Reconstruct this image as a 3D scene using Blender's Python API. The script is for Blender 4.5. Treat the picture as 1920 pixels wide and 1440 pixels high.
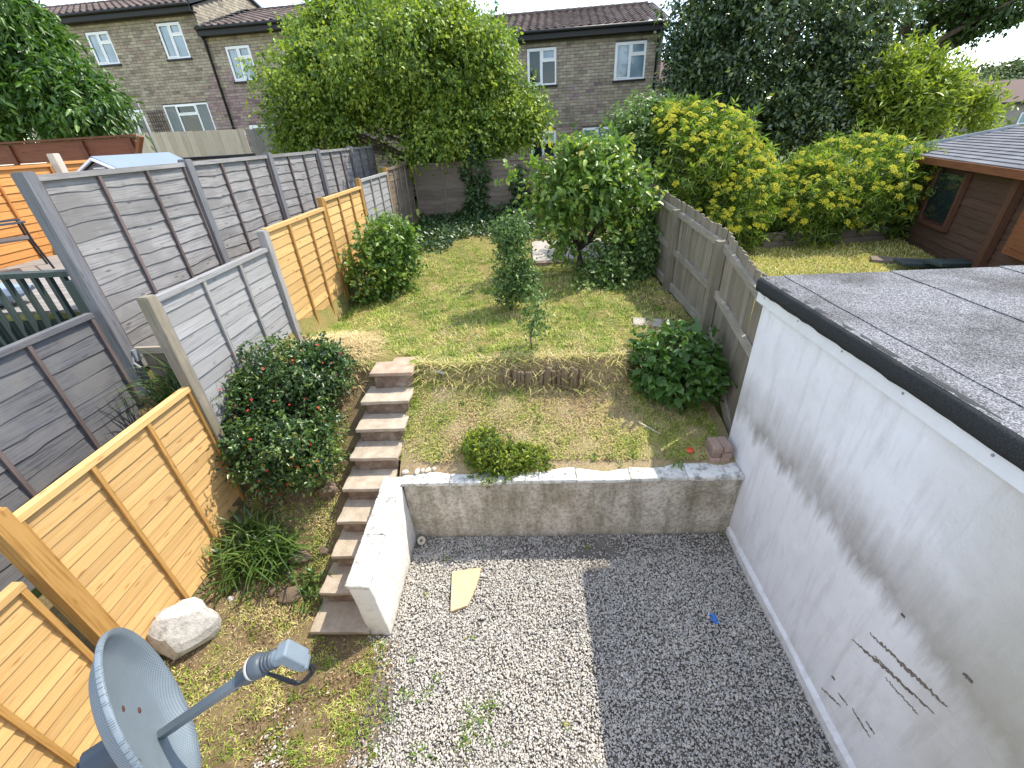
import bpy, bmesh, math, random
import numpy as np
from mathutils import Vector, Matrix
for o in list(bpy.data.objects): bpy.data.objects.remove(o)
scene = bpy.context.scene
col = scene.collection
random.seed(7); RNG = np.random.default_rng(11)
PI = math.pi

# ---------------------------------------------------------------- camera
CAM_H = 4.1
F_PX, PITCH, ROLL, YAW = 797.83, 0.53198, 0.05925, 0.05362
def _rot():
    cp, sp = math.cos(PITCH), math.sin(PITCH)
    R = np.array([[1, 0, 0], [0, -sp, cp], [0, -cp, -sp]])
    Rr = np.array([[math.cos(ROLL), -math.sin(ROLL), 0], [math.sin(ROLL), math.cos(ROLL), 0], [0, 0, 1]])
    Ry = np.array([[math.cos(YAW), -math.sin(YAW), 0], [math.sin(YAW), math.cos(YAW), 0], [0, 0, 1]])
    return Ry @ R @ Rr
CR = _rot()
cam_d = bpy.data.cameras.new('camera'); cam = bpy.data.objects.new('camera', cam_d); col.objects.link(cam)
cam_d.sensor_width = 36; cam_d.lens = F_PX / 1920 * 36; cam_d.clip_start = 0.02; cam_d.clip_end = 2000
m3 = Matrix(((CR[0][0], -CR[0][1], -CR[0][2]), (CR[1][0], -CR[1][1], -CR[1][2]), (CR[2][0], -CR[2][1], -CR[2][2])))
cam.matrix_world = Matrix.Translation((0, 0, CAM_H)) @ m3.to_4x4()
scene.camera = cam
scene.render.resolution_x, scene.render.resolution_y = 1024, 768

# ---------------------------------------------------------------- light
SUN = Vector((0.588, 0.364, 1.0)).normalized()
el = math.asin(SUN.z); az = math.atan2(SUN.x, SUN.y)
w = bpy.data.worlds.new('World'); scene.world = w; w.use_nodes = True
nt = w.node_tree; nt.nodes.clear()
sky = nt.nodes.new('ShaderNodeTexSky'); sky.sky_type = 'NISHITA'; sky.sun_disc = False
sky.sun_elevation = el; sky.sun_rotation = az; sky.air_density = 1.0; sky.dust_density = 0.25; sky.ozone_density = 1.0
geo = nt.nodes.new('ShaderNodeTexCoord'); mp = nt.nodes.new('ShaderNodeMapping'); mp.inputs['Scale'].default_value = (1.2, 1.2, 4.5)
nz = nt.nodes.new('ShaderNodeTexNoise'); nz.inputs['Scale'].default_value = 2.2; nz.inputs['Detail'].default_value = 7; nz.inputs['Roughness'].default_value = .6
rp = nt.nodes.new('ShaderNodeValToRGB'); rp.color_ramp.elements[0].position = .40; rp.color_ramp.elements[1].position = .72
rp.color_ramp.elements[1].color = (.8, .8, .8, 1)
mx = nt.nodes.new('ShaderNodeMixRGB'); mx.inputs[2].default_value = (7.9, 8.0, 8.2, 1)
bg = nt.nodes.new('ShaderNodeBackground'); bg.inputs['Strength'].default_value = 0.15
wo = nt.nodes.new('ShaderNodeOutputWorld'); L = nt.links.new
L(geo.outputs['Generated'], mp.inputs['Vector']); L(mp.outputs['Vector'], nz.inputs['Vector']); L(nz.outputs['Fac'], rp.inputs['Fac'])
L(rp.outputs['Color'], mx.inputs[0]); L(sky.outputs['Color'], mx.inputs[1]); L(mx.outputs['Color'], bg.inputs['Color']); L(bg.outputs['Background'], wo.inputs['Surface'])
sd = bpy.data.lights.new('sun', 'SUN'); sd.energy = 2.5; sd.angle = math.radians(.5); sd.color = (1, .93, .80)
so = bpy.data.objects.new('sun', sd); col.objects.link(so); so.rotation_euler = SUN.to_track_quat('Z', 'Y').to_euler(); so.location = (20, 12, 40)
vs = scene.view_settings; vs.view_transform = 'Standard'; vs.look = 'None'; vs.gamma = 1; vs.exposure = 1.45; vs.use_curve_mapping = False
scene.render.engine = 'CYCLES'
scene.cycles.max_bounces = 8; scene.cycles.transparent_max_bounces = 8

# ---------------------------------------------------------------- pixel -> place
def ray(u, v): return CR @ np.array([(u - 960) / F_PX, (v - 720) / F_PX, 1.0])
O = np.array([0, 0, CAM_H])
def onX(u, v, x): d = ray(u, v); return O + d * (x / d[0])
def onY(u, v, y): d = ray(u, v); return O + d * (y / d[1])
def onZ(u, v, z): d = ray(u, v); return O + d * ((z - CAM_H) / d[2])
def onT(u, v, t): return O + ray(u, v) * t
def I(x, xs, ys): return float(np.interp(x, xs, ys))
# terrain heights
def bank(x, y):
    z = np.interp(y, [0, 2.3, 2.52, 2.8, 3.4, 4.0, 4.6, 4.9], [.0, .015, .045, .25, .67, 1.10, 1.55, 1.7])
    w_ = np.clip((-2.2 - x) / .95, 0, 1.05); w_ = w_ * w_ * (3 - 2 * w_)
    return z + w_ * np.interp(y, [0, 1.9, 2.3, 3.0, 3.4, 4.5], [.15, .38, .46, .22, .10, 0])
def terrace(x, y):
    k = np.interp(x, [-1.5, -.8, 0, 1.2, 2.2], [.66, .55, .5, .40, .16])
    return .86 + k * np.clip(y - 3.5, 0, 2)
def edge_y(x): return np.interp(x, [-3.3, -1.5, 1.0, 1.6, 2.4], [4.6, 4.55, 4.55, 4.8, 5.1])
def lawn(x, y):
    return 1.7 + np.interp(y, [4.5, 8, 13, 15], [0, .0, .22, .25]) - .18 * np.clip((-2.2 - x), 0, 1) * np.clip((y - 5.5), 0, 1) * np.clip((10 - y) / 2, 0, 1) \
        + .025 * np.sin(x * 2.3 + 1) * np.sin(y * 1.7) + .015 * np.sin(x * 5.1 + y * 3.3)
def gz1(x, y):
    if x < -4.19:
        return float(np.interp(y, [2, 3.8, 4, 9, 14, 20, 60], [1.2, 1.4, 1.7, 2.2, 2.6, 3.1, 3.2])) + max(0, min(.8, (-6 - x) * .1)) * float(np.interp(y, [8, 14], [0, 1]))
    if x < -3.26: return float(np.interp(y, [2.5, 3.4, 4.2, 13, 20], [.9, 1.55, 2.2, 2.2, 2.3]))
    if x > 2.3:
        return 0. if y < 3.9 else float(np.interp(y, [3.9, 13, 20, 60], [1.75, 1.85, 1.9, 1.0]))
    if y > 13: return 2.0
    e = float(edge_y(x)); wd = .10 if x < 1.1 else .10 + (x - 1.1) * .45
    if x < -1.5 and y < 4.6: lo = float(bank(x, y))
    elif y < 3.5: return 0.
    else: lo = float(terrace(x, y))
    hi = float(lawn(x, y))
    s = min(1, max(0, (y - e) / wd)); s = s * s * (3 - 2 * s)
    return lo + (hi - lo) * s
def onG(u, v):
    d = ray(u, v); t = .8
    while t < 60:
        p = O + d * t
        if p[2] < gz1(p[0], p[1]): break
        t += .01
    return O + d * t

# ---------------------------------------------------------------- mesh helpers
def link(o): col.objects.link(o); return o
def tag(o, label, cat, group=None):
    o['label'] = label; o['category'] = cat
    if group: o['group'] = group
    return o
def thing(name, label, cat, loc=(0, 0, 0), rz=0, group=None):
    o = bpy.data.objects.new(name, None); link(o); o.location = loc; o.rotation_euler = (0, 0, rz); o.empty_display_size = .1
    return tag(o, label, cat, group)
def struct(o): o['kind'] = 'structure'; return o
def stuff(o): o['kind'] = 'stuff'; return o
class MB:
    def __init__(s): s.v = []; s.f = []; s.t = []
    def add(s, vs_, fs, tint=None):
        n = len(s.v); s.v += [tuple(p) for p in vs_]; s.f += [tuple(i + n for i in f) for f in fs]
        s.t += [tint if tint is not None else .5] * len(vs_); return s
    def box(s, x0, x1, y0, y1, z0, z1, tint=None, M=None):
        p = [(x, y, z) for z in (z0, z1) for y in (y0, y1) for x in (x0, x1)]
        if M is not None: p = [tuple(M @ Vector(q)) for q in p]
        return s.add(p, [(0, 2, 3, 1), (4, 5, 7, 6), (0, 1, 5, 4), (2, 6, 7, 3), (0, 4, 6, 2), (1, 3, 7, 5)], tint)
    def bar(s, a, b, wx, wy, up=(0, 0, 1)):
        a = Vector(a); b = Vector(b); d = (b - a).normalized(); u = Vector(up)
        if abs(d.dot(u)) > .98: u = Vector((0, 1, 0))
        sx = d.cross(u).normalized() * wx / 2; sy = sx.cross(d).normalized() * wy / 2
        p = [a - sx - sy, a + sx - sy, a + sx + sy, a - sx + sy, b - sx - sy, b + sx - sy, b + sx + sy, b - sx + sy]
        return s.add(p, [(3, 2, 1, 0), (4, 5, 6, 7), (0, 1, 5, 4), (1, 2, 6, 5), (2, 3, 7, 6), (3, 0, 4, 7)])
    def tube(s, pts, rad, n=8, cap=True):
        pts = [Vector(p) for p in pts]; rr = rad if hasattr(rad, '__len__') else [rad] * len(pts)
        base = len(s.v); ref = Vector((0.3, .2, 1)).normalized(); V = []
        for i, p in enumerate(pts):
            d = (pts[min(i + 1, len(pts) - 1)] - pts[max(i - 1, 0)]).normalized()
            r0 = ref if abs(d.dot(ref)) < .95 else Vector((1, 0, 0))
            a = d.cross(r0).normalized(); b = d.cross(a)
            V += [p + (a * math.cos(2 * PI * k / n) + b * math.sin(2 * PI * k / n)) * rr[i] for k in range(n)]
        F = [(i * n + k, i * n + (k + 1) % n, (i + 1) * n + (k + 1) % n, (i + 1) * n + k) for i in range(len(pts) - 1) for k in range(n)]
        if cap: F += [tuple(range(n))[::-1], tuple((len(pts) - 1) * n + k for k in range(n))]
        return s.add(V, F)
    def prism(s, poly, z0, z1):
        n = len(poly); V = [(x, y, z0) for x, y in poly] + [(x, y, z1) for x, y in poly]
        return s.add(V, [tuple(range(n))[::-1], tuple(range(n, 2 * n))] + [(i, (i + 1) % n, n + (i + 1) % n, n + i) for i in range(n)])
    def mesh(s, name, mat, smooth=False):
        me = bpy.data.meshes.new(name); me.from_pydata(s.v, [], s.f); me.materials.append(mat)
        a = me.attributes.new('tint', 'FLOAT', 'POINT'); a.data.foreach_set('value', s.t)
        bm = bmesh.new(); bm.from_mesh(me); bmesh.ops.recalc_face_normals(bm, faces=bm.faces); bm.to_mesh(me); bm.free()
        if smooth: me.polygons.foreach_set('use_smooth', [True] * len(me.polygons))
        return me
    def build(s, name, mat, parent=None, smooth=False, loc=None):
        o = bpy.data.objects.new(name, s.mesh(name, mat, smooth)); link(o)
        if parent: o.parent = parent
        if loc is not None: o.location = loc
        return o
def inst(name, me, parent=None, loc=(0, 0, 0), rot=(0, 0, 0), sc=(1, 1, 1)):
    o = bpy.data.objects.new(name, me); link(o); o.parent = parent; o.location = loc; o.rotation_euler = rot; o.scale = sc; return o
def nmesh(name, V, F, tint, mat, smooth=False):   # numpy arrays: V (n,3), F (m,k)
    me = bpy.data.meshes.new(name); V = np.asarray(V, np.float32); F = np.asarray(F, np.int32); k = F.shape[1]
    me.vertices.add(len(V)); me.vertices.foreach_set('co', V.ravel())
    me.loops.add(F.size); me.loops.foreach_set('vertex_index', F.ravel())
    me.polygons.add(len(F)); me.polygons.foreach_set('loop_start', np.arange(0, F.size, k, dtype=np.int32))
    if smooth: me.polygons.foreach_set('use_smooth', np.ones(len(F), bool))
    a = me.attributes.new('tint', 'FLOAT', 'POINT'); a.data.foreach_set('value', np.asarray(tint, np.float32))
    me.materials.append(mat); me.update(calc_edges=True); me.validate(); return me
def unit(a): return a / np.maximum(np.linalg.norm(a, axis=-1, keepdims=True), 1e-9)
def rock_mesh(name, mat, seed, sub=2, amp=.25, flat=1.0):
    r = random.Random(seed); bm = bmesh.new(); bmesh.ops.create_icosphere(bm, subdivisions=sub, radius=1)
    from mathutils import noise
    off = Vector((r.random() * 50, r.random() * 50, r.random() * 50))
    for v in bm.verts:
        n = noise.noise(v.co * 1.1 + off) + .5 * noise.noise(v.co * 2.7 + off)
        p = v.co * (1 + amp * n); v.co = p
    # planar cuts give broken facets
    for k in range(5):
        d = Vector((r.gauss(0, 1), r.gauss(0, 1), r.gauss(0, 1))).normalized(); h = r.uniform(.62, .85)
        for v in bm.verts:
            q = v.co.dot(d)
            if q > h: v.co -= d * (q - h) * .92
    for v in bm.verts: v.co.z *= flat
    me = bpy.data.meshes.new(name); bm.to_mesh(me); bm.free(); me.materials.append(mat); return me
def rough_box(name, x0, x1, y0, y1, z0, z1, mat, parent=None, cell=.06, amp=.006, bev=.012, seed=0, loc=None, fn=None):
    from mathutils import noise
    bm = bmesh.new(); bmesh.ops.create_cube(bm, size=1)
    for v in bm.verts: v.co = Vector((x0 + (v.co.x + .5) * (x1 - x0), y0 + (v.co.y + .5) * (y1 - y0), z0 + (v.co.z + .5) * (z1 - z0)))
    if bev: bmesh.ops.bevel(bm, geom=bm.edges[:] + bm.verts[:], offset=bev, segments=2, affect='EDGES', profile=.6)
    for ax, (a, b) in enumerate(((x0, x1), (y0, y1), (z0, z1))):
        n = int((b - a) / cell)
        for i in range(1, n):
            c = [0, 0, 0]; c[ax] = a + (b - a) * i / n; nn = [0, 0, 0]; nn[ax] = 1
            bmesh.ops.bisect_plane(bm, geom=bm.verts[:] + bm.edges[:] + bm.faces[:], plane_co=c, plane_no=nn)
    off = Vector((seed * 7.3, seed * 3.1, seed * 1.7))
    bm.normal_update()
    for v in bm.verts:
        n = noise.noise(v.co * 5 + off) + .6 * noise.noise(v.co * 14 + off)
        v.co += v.normal * n * amp
        if fn: v.co = fn(v.co)
    me = bpy.data.meshes.new(name); bm.to_mesh(me); bm.free(); me.materials.append(mat)
    me.polygons.foreach_set('use_smooth', [True] * len(me.polygons))
    o = bpy.data.objects.new(name, me); link(o); o.parent = parent
    if loc is not None: o.location = loc
    return o

# ---------------------------------------------------------------- materials
def new_mat(name):
    m = bpy.data.materials.new(name); m.use_nodes = True; n = m.node_tree; n.nodes.clear()
    out = n.nodes.new('ShaderNodeOutputMaterial'); b = n.nodes.new('ShaderNodeBsdfPrincipled'); n.links.new(b.outputs[0], out.inputs[0])
    return m, n, b, out
def rgb(c): return (c[0], c[1], c[2], 1)
def nd(n, t, **kw):
    x = n.nodes.new(t)
    for k, v in kw.items():
        if k in x.inputs: x.inputs[k].default_value = v
        else: setattr(x, k, v)
    return x
def ramp(n, fac, stops):
    r = n.nodes.new('ShaderNodeValToRGB'); e = r.color_ramp.elements
    while len(e) < len(stops): e.new(.5)
    for q, (p, c) in zip(e, stops): q.position = p; q.color = rgb(c) if len(c) == 3 else c
    n.links.new(fac, r.inputs[0]); return r.outputs[0]
def mixc(n, fac, a, b, mode='MIX'):
    m = n.nodes.new('ShaderNodeMixRGB'); m.blend_type = mode
    for i, q in enumerate((fac, a, b)):
        if hasattr(q, 'is_linked') or hasattr(q, 'links'): n.links.new(q, m.inputs[i])
        elif isinstance(q, (int, float)): m.inputs[i].default_value = q
        else: m.inputs[i].default_value = rgb(q)
    return m.outputs[0]
def math_(n, op, a, b=0.):
    m = n.nodes.new('ShaderNodeMath'); m.operation = op
    for i, q in enumerate((a, b)):
        if hasattr(q, 'links'): n.links.new(q, m.inputs[i])
        else: m.inputs[i].default_value = q
    return m.outputs[0]
def coords(n, world=False, scale=(1, 1, 1), rnd=True):
    if world: c = n.nodes.new('ShaderNodeNewGeometry').outputs['Position']
    else: c = n.nodes.new('ShaderNodeTexCoord').outputs['Object']
    if rnd and not world:
        oi = n.nodes.new('ShaderNodeObjectInfo'); a = n.nodes.new('ShaderNodeVectorMath'); a.operation = 'ADD'
        s = n.nodes.new('ShaderNodeMath'); s.operation = 'MULTIPLY'; s.inputs[1].default_value = 37.
        n.links.new(oi.outputs['Random'], s.inputs[0]); n.links.new(c, a.inputs[0]); n.links.new(s.outputs[0], a.inputs[1]); c = a.outputs[0]
    mp = n.nodes.new('ShaderNodeMapping'); mp.inputs['Scale'].default_value = scale; n.links.new(c, mp.inputs[0]); return mp.outputs[0]
def noise_(n, vec, scale, detail=5, rough=.6, dist=0):
    t = n.nodes.new('ShaderNodeTexNoise'); t.inputs['Scale'].default_value = scale; t.inputs['Detail'].default_value = detail
    t.inputs['Roughness'].default_value = rough; t.inputs['Distortion'].default_value = dist; n.links.new(vec, t.inputs['Vector']); return t.outputs['Fac']
def bump_(n, b, h, strength=.3, dist=.01):
    x = n.nodes.new('ShaderNodeBump'); x.inputs['Strength'].default_value = strength; x.inputs['Distance'].default_value = dist
    n.links.new(h, x.inputs['Height']); n.links.new(x.outputs[0], b.inputs['Normal'])
def setb(b, rough=.8, spec=.3, metal=0): b.inputs['Roughness'].default_value = rough; b.inputs['Specular IOR Level'].default_value = spec; b.inputs['Metallic'].default_value = metal
def plain(name, c1, c2=None, scale=12, rough=.7, spec=.3, bump=.15, bscale=60, metal=0, world=False, c3=None, stretch=(1, 1, 1), rndv=.1):
    m, n, b, o = new_mat(name); setb(b, rough, spec, metal); vec = coords(n, world, stretch)
    c2 = c2 or tuple(x * .75 for x in c1)
    f = noise_(n, vec, scale, 7, .65); st = [(.3, c2), (.7, c1)] if not c3 else [(.28, c2), (.5, c1), (.72, c3)]
    c = ramp(n, f, st)
    if rndv:
        oi = n.nodes.new('ShaderNodeObjectInfo'); r = n.nodes.new('ShaderNodeMapRange'); r.inputs['To Min'].default_value = 1 - rndv; r.inputs['To Max'].default_value = 1 + rndv
        n.links.new(oi.outputs['Random'], r.inputs[0]); h = n.nodes.new('ShaderNodeHueSaturation'); n.links.new(r.outputs[0], h.inputs['Value']); n.links.new(c, h.inputs['Color']); c = h.outputs[0]
    n.links.new(c, b.inputs['Base Color'])
    if bump: bump_(n, b, noise_(n, vec, bscale, 4), bump, .01)
    return m
def wood(name, light, dark, knot, axis='x', gs=1.0, rough=.75, knots=.5, weather=None, rndv=.12, spec=.25):
    m, n, b, o = new_mat(name); setb(b, rough, spec)
    st = (1.6, 46, 46) if axis == 'x' else (46, 46, 1.6)
    vec = coords(n, False, st); g = noise_(n, vec, 1.6 * gs, 6, .6, .15)
    c = ramp(n, g, [(.30, dark), (.52, light), (.75, tuple(min(1, x * 1.12) for x in light))])
    kv = coords(n, False, (4.2, 15, 15) if axis == 'x' else (15, 15, 4.2)); vo = n.nodes.new('ShaderNodeTexVoronoi'); vo.inputs['Scale'].default_value = 1.0; n.links.new(kv, vo.inputs['Vector'])
    kf = ramp(n, vo.outputs['Distance'], [(.07, (knots,) * 3), (.20, (0, 0, 0))]); c = mixc(n, kf, c, knot)
    big = noise_(n, coords(n, False, (1, 1, 1)), 2.2, 4)
    if weather: c = mixc(n, ramp(n, big, [(.42, (0, 0, 0)), (.62, (.8, .8, .8))]), c, weather)
    oi = n.nodes.new('ShaderNodeObjectInfo'); r = n.nodes.new('ShaderNodeMapRange'); r.inputs['To Min'].default_value = 1 - rndv; r.inputs['To Max'].default_value = 1 + rndv
    n.links.new(oi.outputs['Random'], r.inputs[0]); h = n.nodes.new('ShaderNodeHueSaturation'); n.links.new(r.outputs[0], h.inputs['Value']); n.links.new(c, h.inputs['Color'])
    n.links.new(h.outputs[0], b.inputs['Base Color']); bump_(n, b, g, .35, .004); return m
def leafm(name, stops, rough=.5, spec=.35, trans=.3, tcol=1.5):
    m, n, b, out = new_mat(name); setb(b, rough, spec)
    a = n.nodes.new('ShaderNodeAttribute'); a.attribute_name = 'tint'
    c = ramp(n, a.outputs['Fac'], stops); n.links.new(c, b.inputs['Base Color'])
    if trans:
        t = n.nodes.new('ShaderNodeBsdfTranslucent'); tc = mixc(n, 1., c, (tcol, tcol * 1.05, tcol * .6), 'MULTIPLY'); n.links.new(tc, t.inputs[0])
        mxs = n.nodes.new('ShaderNodeMixShader'); mxs.inputs[0].default_value = trans
        n.links.new(b.outputs[0], mxs.inputs[1]); n.links.new(t.outputs[0], mxs.inputs[2]); n.links.new(mxs.outputs[0], out.inputs[0])
    return m
def tintm(name, stops, rough=.8, spec=.25, nscale=0, namt=.25, bump=0, world=True):
    m, n, b, out = new_mat(name); setb(b, rough, spec)
    a = n.nodes.new('ShaderNodeAttribute'); a.attribute_name = 'tint'; c = ramp(n, a.outputs['Fac'], stops)
    if nscale:
        f = noise_(n, coords(n, world), nscale, 6, .65); c = mixc(n, namt, c, ramp(n, f, [(.3, (.15, .15, .15)), (.7, (1, 1, 1))]), 'MULTIPLY')
        if bump: bump_(n, b, f, bump, .01)
    n.links.new(c, b.inputs['Base Color']); return m
M = {}
M['gold'] = wood('golden_timber', (.54, .34, .14), (.47, .28, .10), (.30, .13, .035), knots=.8, rndv=.16)
M['goldv'] = wood('golden_timber_upright', (.40, .225, .07), (.27, .135, .033), (.2, .09, .02), axis='z', knots=.6)
M['orange'] = wood('orange_timber', (.54, .25, .08), (.44, .18, .045), (.3, .1, .02), knots=.5)
M['orangev'] = wood('orange_timber_upright', (.42, .17, .045), (.32, .11, .022), (.3, .1, .02), axis='z')
M['silver'] = wood('silver_grey_timber', (.31, .305, .305), (.18, .178, .178), (.10, .09, .085), knots=.7, weather=(.28, .27, .262))
M['silverv'] = wood('silver_grey_timber_upright', (.28, .265, .25), (.16, .15, .14), (.09, .08, .07), axis='z')
M['grey'] = wood('grey_weathered_timber', (.26, .25, .245), (.12, .115, .115), (.07, .06, .055), knots=.9, weather=(.175, .167, .162))
M['greyv'] = wood('grey_timber_upright', (.15, .15, .16), (.085, .085, .092), (.05, .05, .05), axis='z')
M['batten'] = wood('brown_batten', (.13, .10, .095), (.075, .055, .05), (.04, .03, .03), axis='z')
M['dark'] = wood('dark_slate_timber', (.125, .125, .135), (.055, .055, .062), (.04, .04, .04), knots=.5, weather=(.165, .16, .155))
M['brown'] = wood('weathered_brown_timber', (.20, .158, .12), (.11, .085, .063), (.05, .037, .027), knots=.5, weather=(.15, .123, .094))
M['brownv'] = wood('weathered_brown_upright', (.24, .19, .145), (.13, .10, .075), (.07, .05, .035), axis='z')
M['boardv'] = wood('greyed_vertical_board', (.265, .225, .175), (.145, .118, .088), (.08, .06, .045), axis='z', weather=(.175, .16, .11))
M['boardx'] = wood('greyed_rail', (.33, .29, .235), (.19, .165, .13), (.1, .08, .06), weather=(.22, .21, .15))
M['pale'] = wood('pale_fence_board', (.60, .52, .43), (.46, .385, .31), (.3, .22, .15), axis='z', rndv=.12)
M['redwood'] = wood('red_brown_stained_wood', (.15, .05, .025), (.09, .028, .014), (.05, .02, .01), rough=.55, rndv=.2)
M['shedwood'] = wood('dark_brown_shed_wood', (.095, .053, .036), (.06, .033, .022), (.04, .02, .013), rough=.7)
M['shedwoodv'] = wood('brown_shed_trim', (.10, .046, .028), (.06, .028, .017), (.04, .018, .012), axis='z', rough=.6)
M['trim_or'] = wood('orange_brown_fascia', (.22, .085, .035), (.14, .052, .022), (.08, .03, .015))
M['deck'] = wood('dark_green_deck', (.045, .062, .06), (.025, .036, .036), (.02, .025, .025), axis='z', rough=.6)
M['deckx'] = wood('grey_deck_board', (.28, .26, .24), (.17, .16, .15), (.1, .09, .08))
M['log'] = wood('cut_log', (.20, .15, .095), (.11, .08, .05), (.07, .05, .03), axis='z')
M['upvc'] = plain('white_window_plastic', (.78, .79, .80), (.72, .73, .74), rough=.35, spec=.5, bump=0, rndv=.03)
M['glass'] = None
m, n, b, o_ = new_mat('window_glass'); setb(b, .06, .9); b.inputs['Base Color'].default_value = (.16, .24, .30, 1); M['glass'] = m
f = noise_(n, coords(n, True), .9, 3); n.links.new(ramp(n, f, [(.35, (.10, .16, .20)), (.65, (.27, .36, .42))]), b.inputs['Base Color'])
m, n, b, o_ = new_mat('dark_glass'); setb(b, .05, .6); b.inputs['Base Color'].default_value = (.015, .022, .024, 1); M['dglass'] = m
M['curtain'] = plain('grey_curtain', (.25, .27, .27), (.1, .12, .12), scale=3, stretch=(9, 9, .4), bump=.2, bscale=10)
M['black'] = plain('black_fascia', (.022, .022, .024), (.012, .012, .013), rough=.5, bump=.05)
M['lead'] = plain('lead_flashing', (.34, .36, .38), (.22, .24, .26), rough=.5, metal=.2)
M['metal'] = plain('galvanised_pole', (.16, .17, .18), (.11, .12, .13), rough=.5, metal=.3, bump=.05)
M['dish'] = plain('grey_dish_metal', (.17, .205, .23), (.145, .175, .2), rough=.48, spec=.4, bump=0, rndv=0)
M['dishd'] = plain('dark_grey_plastic', (.07, .085, .10), (.055, .068, .082), rough=.45, spec=.4, bump=.03, rndv=0)
M['rust'] = plain('rusty_bolt', (.10, .045, .03), (.04, .02, .015), scale=60, rough=.8)
M['lnbcap'] = plain('dirty_white_cap', (.62, .60, .54), (.45, .42, .36), scale=30, rough=.6)
M['cable'] = plain('black_cable', (.02, .022, .025), rough=.45, bump=0)
M['brass'] = plain('brass_screw', (.42, .30, .10), rough=.4, metal=.6, bump=0)
M['stonew'] = plain('pale_boulder', (.46, .44, .405), (.27, .25, .215), scale=6, bump=.6, bscale=18, c3=(.55, .53, .50), rough=.9)
M['stoneb'] = plain('brown_stone', (.23, .17, .115), (.11, .08, .055), scale=7, bump=.7, bscale=22, rough=.9)
M['pebble'] = plain('white_pebble', (.68, .65, .58), (.52, .48, .40), scale=9, rough=.7)
M['slab'] = plain('brown_paving_slab', (.38, .315, .24), (.28, .228, .17), scale=9, bump=.5, bscale=55, c3=(.46, .395, .315), rough=.9)
M['slabtop'] = plain('pinkish_paving_slab', (.40, .29, .21), (.30, .205, .145), scale=7, bump=.4, bscale=50, c3=(.46, .37, .28), rough=.9)
M['riser'] = plain('dark_riser_stone', (.20, .14, .10), (.10, .073, .055), scale=9, bump=.7, bscale=35, c3=(.32, .275, .23), rough=.95)
M['flag'] = plain('sandstone_flag', (.60, .47, .30), (.52, .39, .24), scale=10, bump=.4, bscale=60, rough=.9)
M['concrete'] = plain('pale_concrete', (.46, .42, .37), (.30, .27, .23), scale=5, bump=.4, bscale=40, rough=.95)
M['brickp'] = plain('pale_pink_brick', (.42, .30, .235), (.30, .21, .165), scale=14, bump=.5, bscale=50, rough=.95, rndv=.25)
M['orangeplastic'] = plain('orange_red_plastic', (.75, .12, .05), (.6, .09, .04), rough=.4, bump=0)
M['blueplastic'] = plain('blue_plastic', (.05, .22, .62), (.03, .14, .45), rough=.35, bump=.1)
M['ceramic'] = plain('cream_ceramic', (.56, .50, .40), (.40, .35, .27), scale=20, rough=.6)
M['textile'] = plain('grey_brown_mesh_fabric', (.115, .10, .095), (.085, .075, .07), scale=80, rough=.8)
M['plasroof'] = plain('blue_grey_plastic_roof', (.19, .24, .315), (.17, .215, .285), scale=3, rough=.6, bump=.05, bscale=15)
M['plaswall'] = plain('grey_plastic_wall', (.20, .19, .215), (.17, .16, .185), rough=.5, bump=.05)
M['blackcloth'] = plain('black_cloth', (.016, .016, .019), (.008, .008, .01), rough=.9, bump=.4, bscale=8)
M['bluecloth'] = plain('pale_blue_cloth', (.30, .38, .5), (.2, .27, .38), rough=.9, bump=.4, bscale=8)
M['bark'] = plain('bark', (.13, .10, .075), (.055, .042, .032), scale=9, bump=.8, bscale=25, rough=.95, stretch=(1, 1, .3))
M['felt'] = None
m, n, b, o_ = new_mat('mineral_roofing_felt'); setb(b, .9, .3); vec = coords(n, True)
vo = n.nodes.new('ShaderNodeTexVoronoi'); vo.inputs['Scale'].default_value = 150; n.links.new(vec, vo.inputs['Vector'])
c = ramp(n, vo.outputs['Color'], [(.15, (.045, .045, .05)), (.5, (.135, .135, .142)), (.85, (.30, .30, .31))])
big = noise_(n, vec, 1.4, 5, .6); c = mixc(n, 1., c, ramp(n, big, [(.34, (.42, .40, .39)), (.58, (1, 1, 1))]), 'MULTIPLY')
n.links.new(c, b.inputs['Base Color']); bump_(n, b, vo.outputs['Distance'], .5, .004); M['felt'] = m
m, n, b, o_ = new_mat('black_felt_edge'); setb(b, .85, .3); f = noise_(n, coords(n, True), 120, 3); n.links.new(ramp(n, f, [(.3, (.012, .014, .014)), (.7, (.04, .043, .044))]), b.inputs['Base Color']); bump_(n, b, f, .6, .006); M['feltedge'] = m
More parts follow.
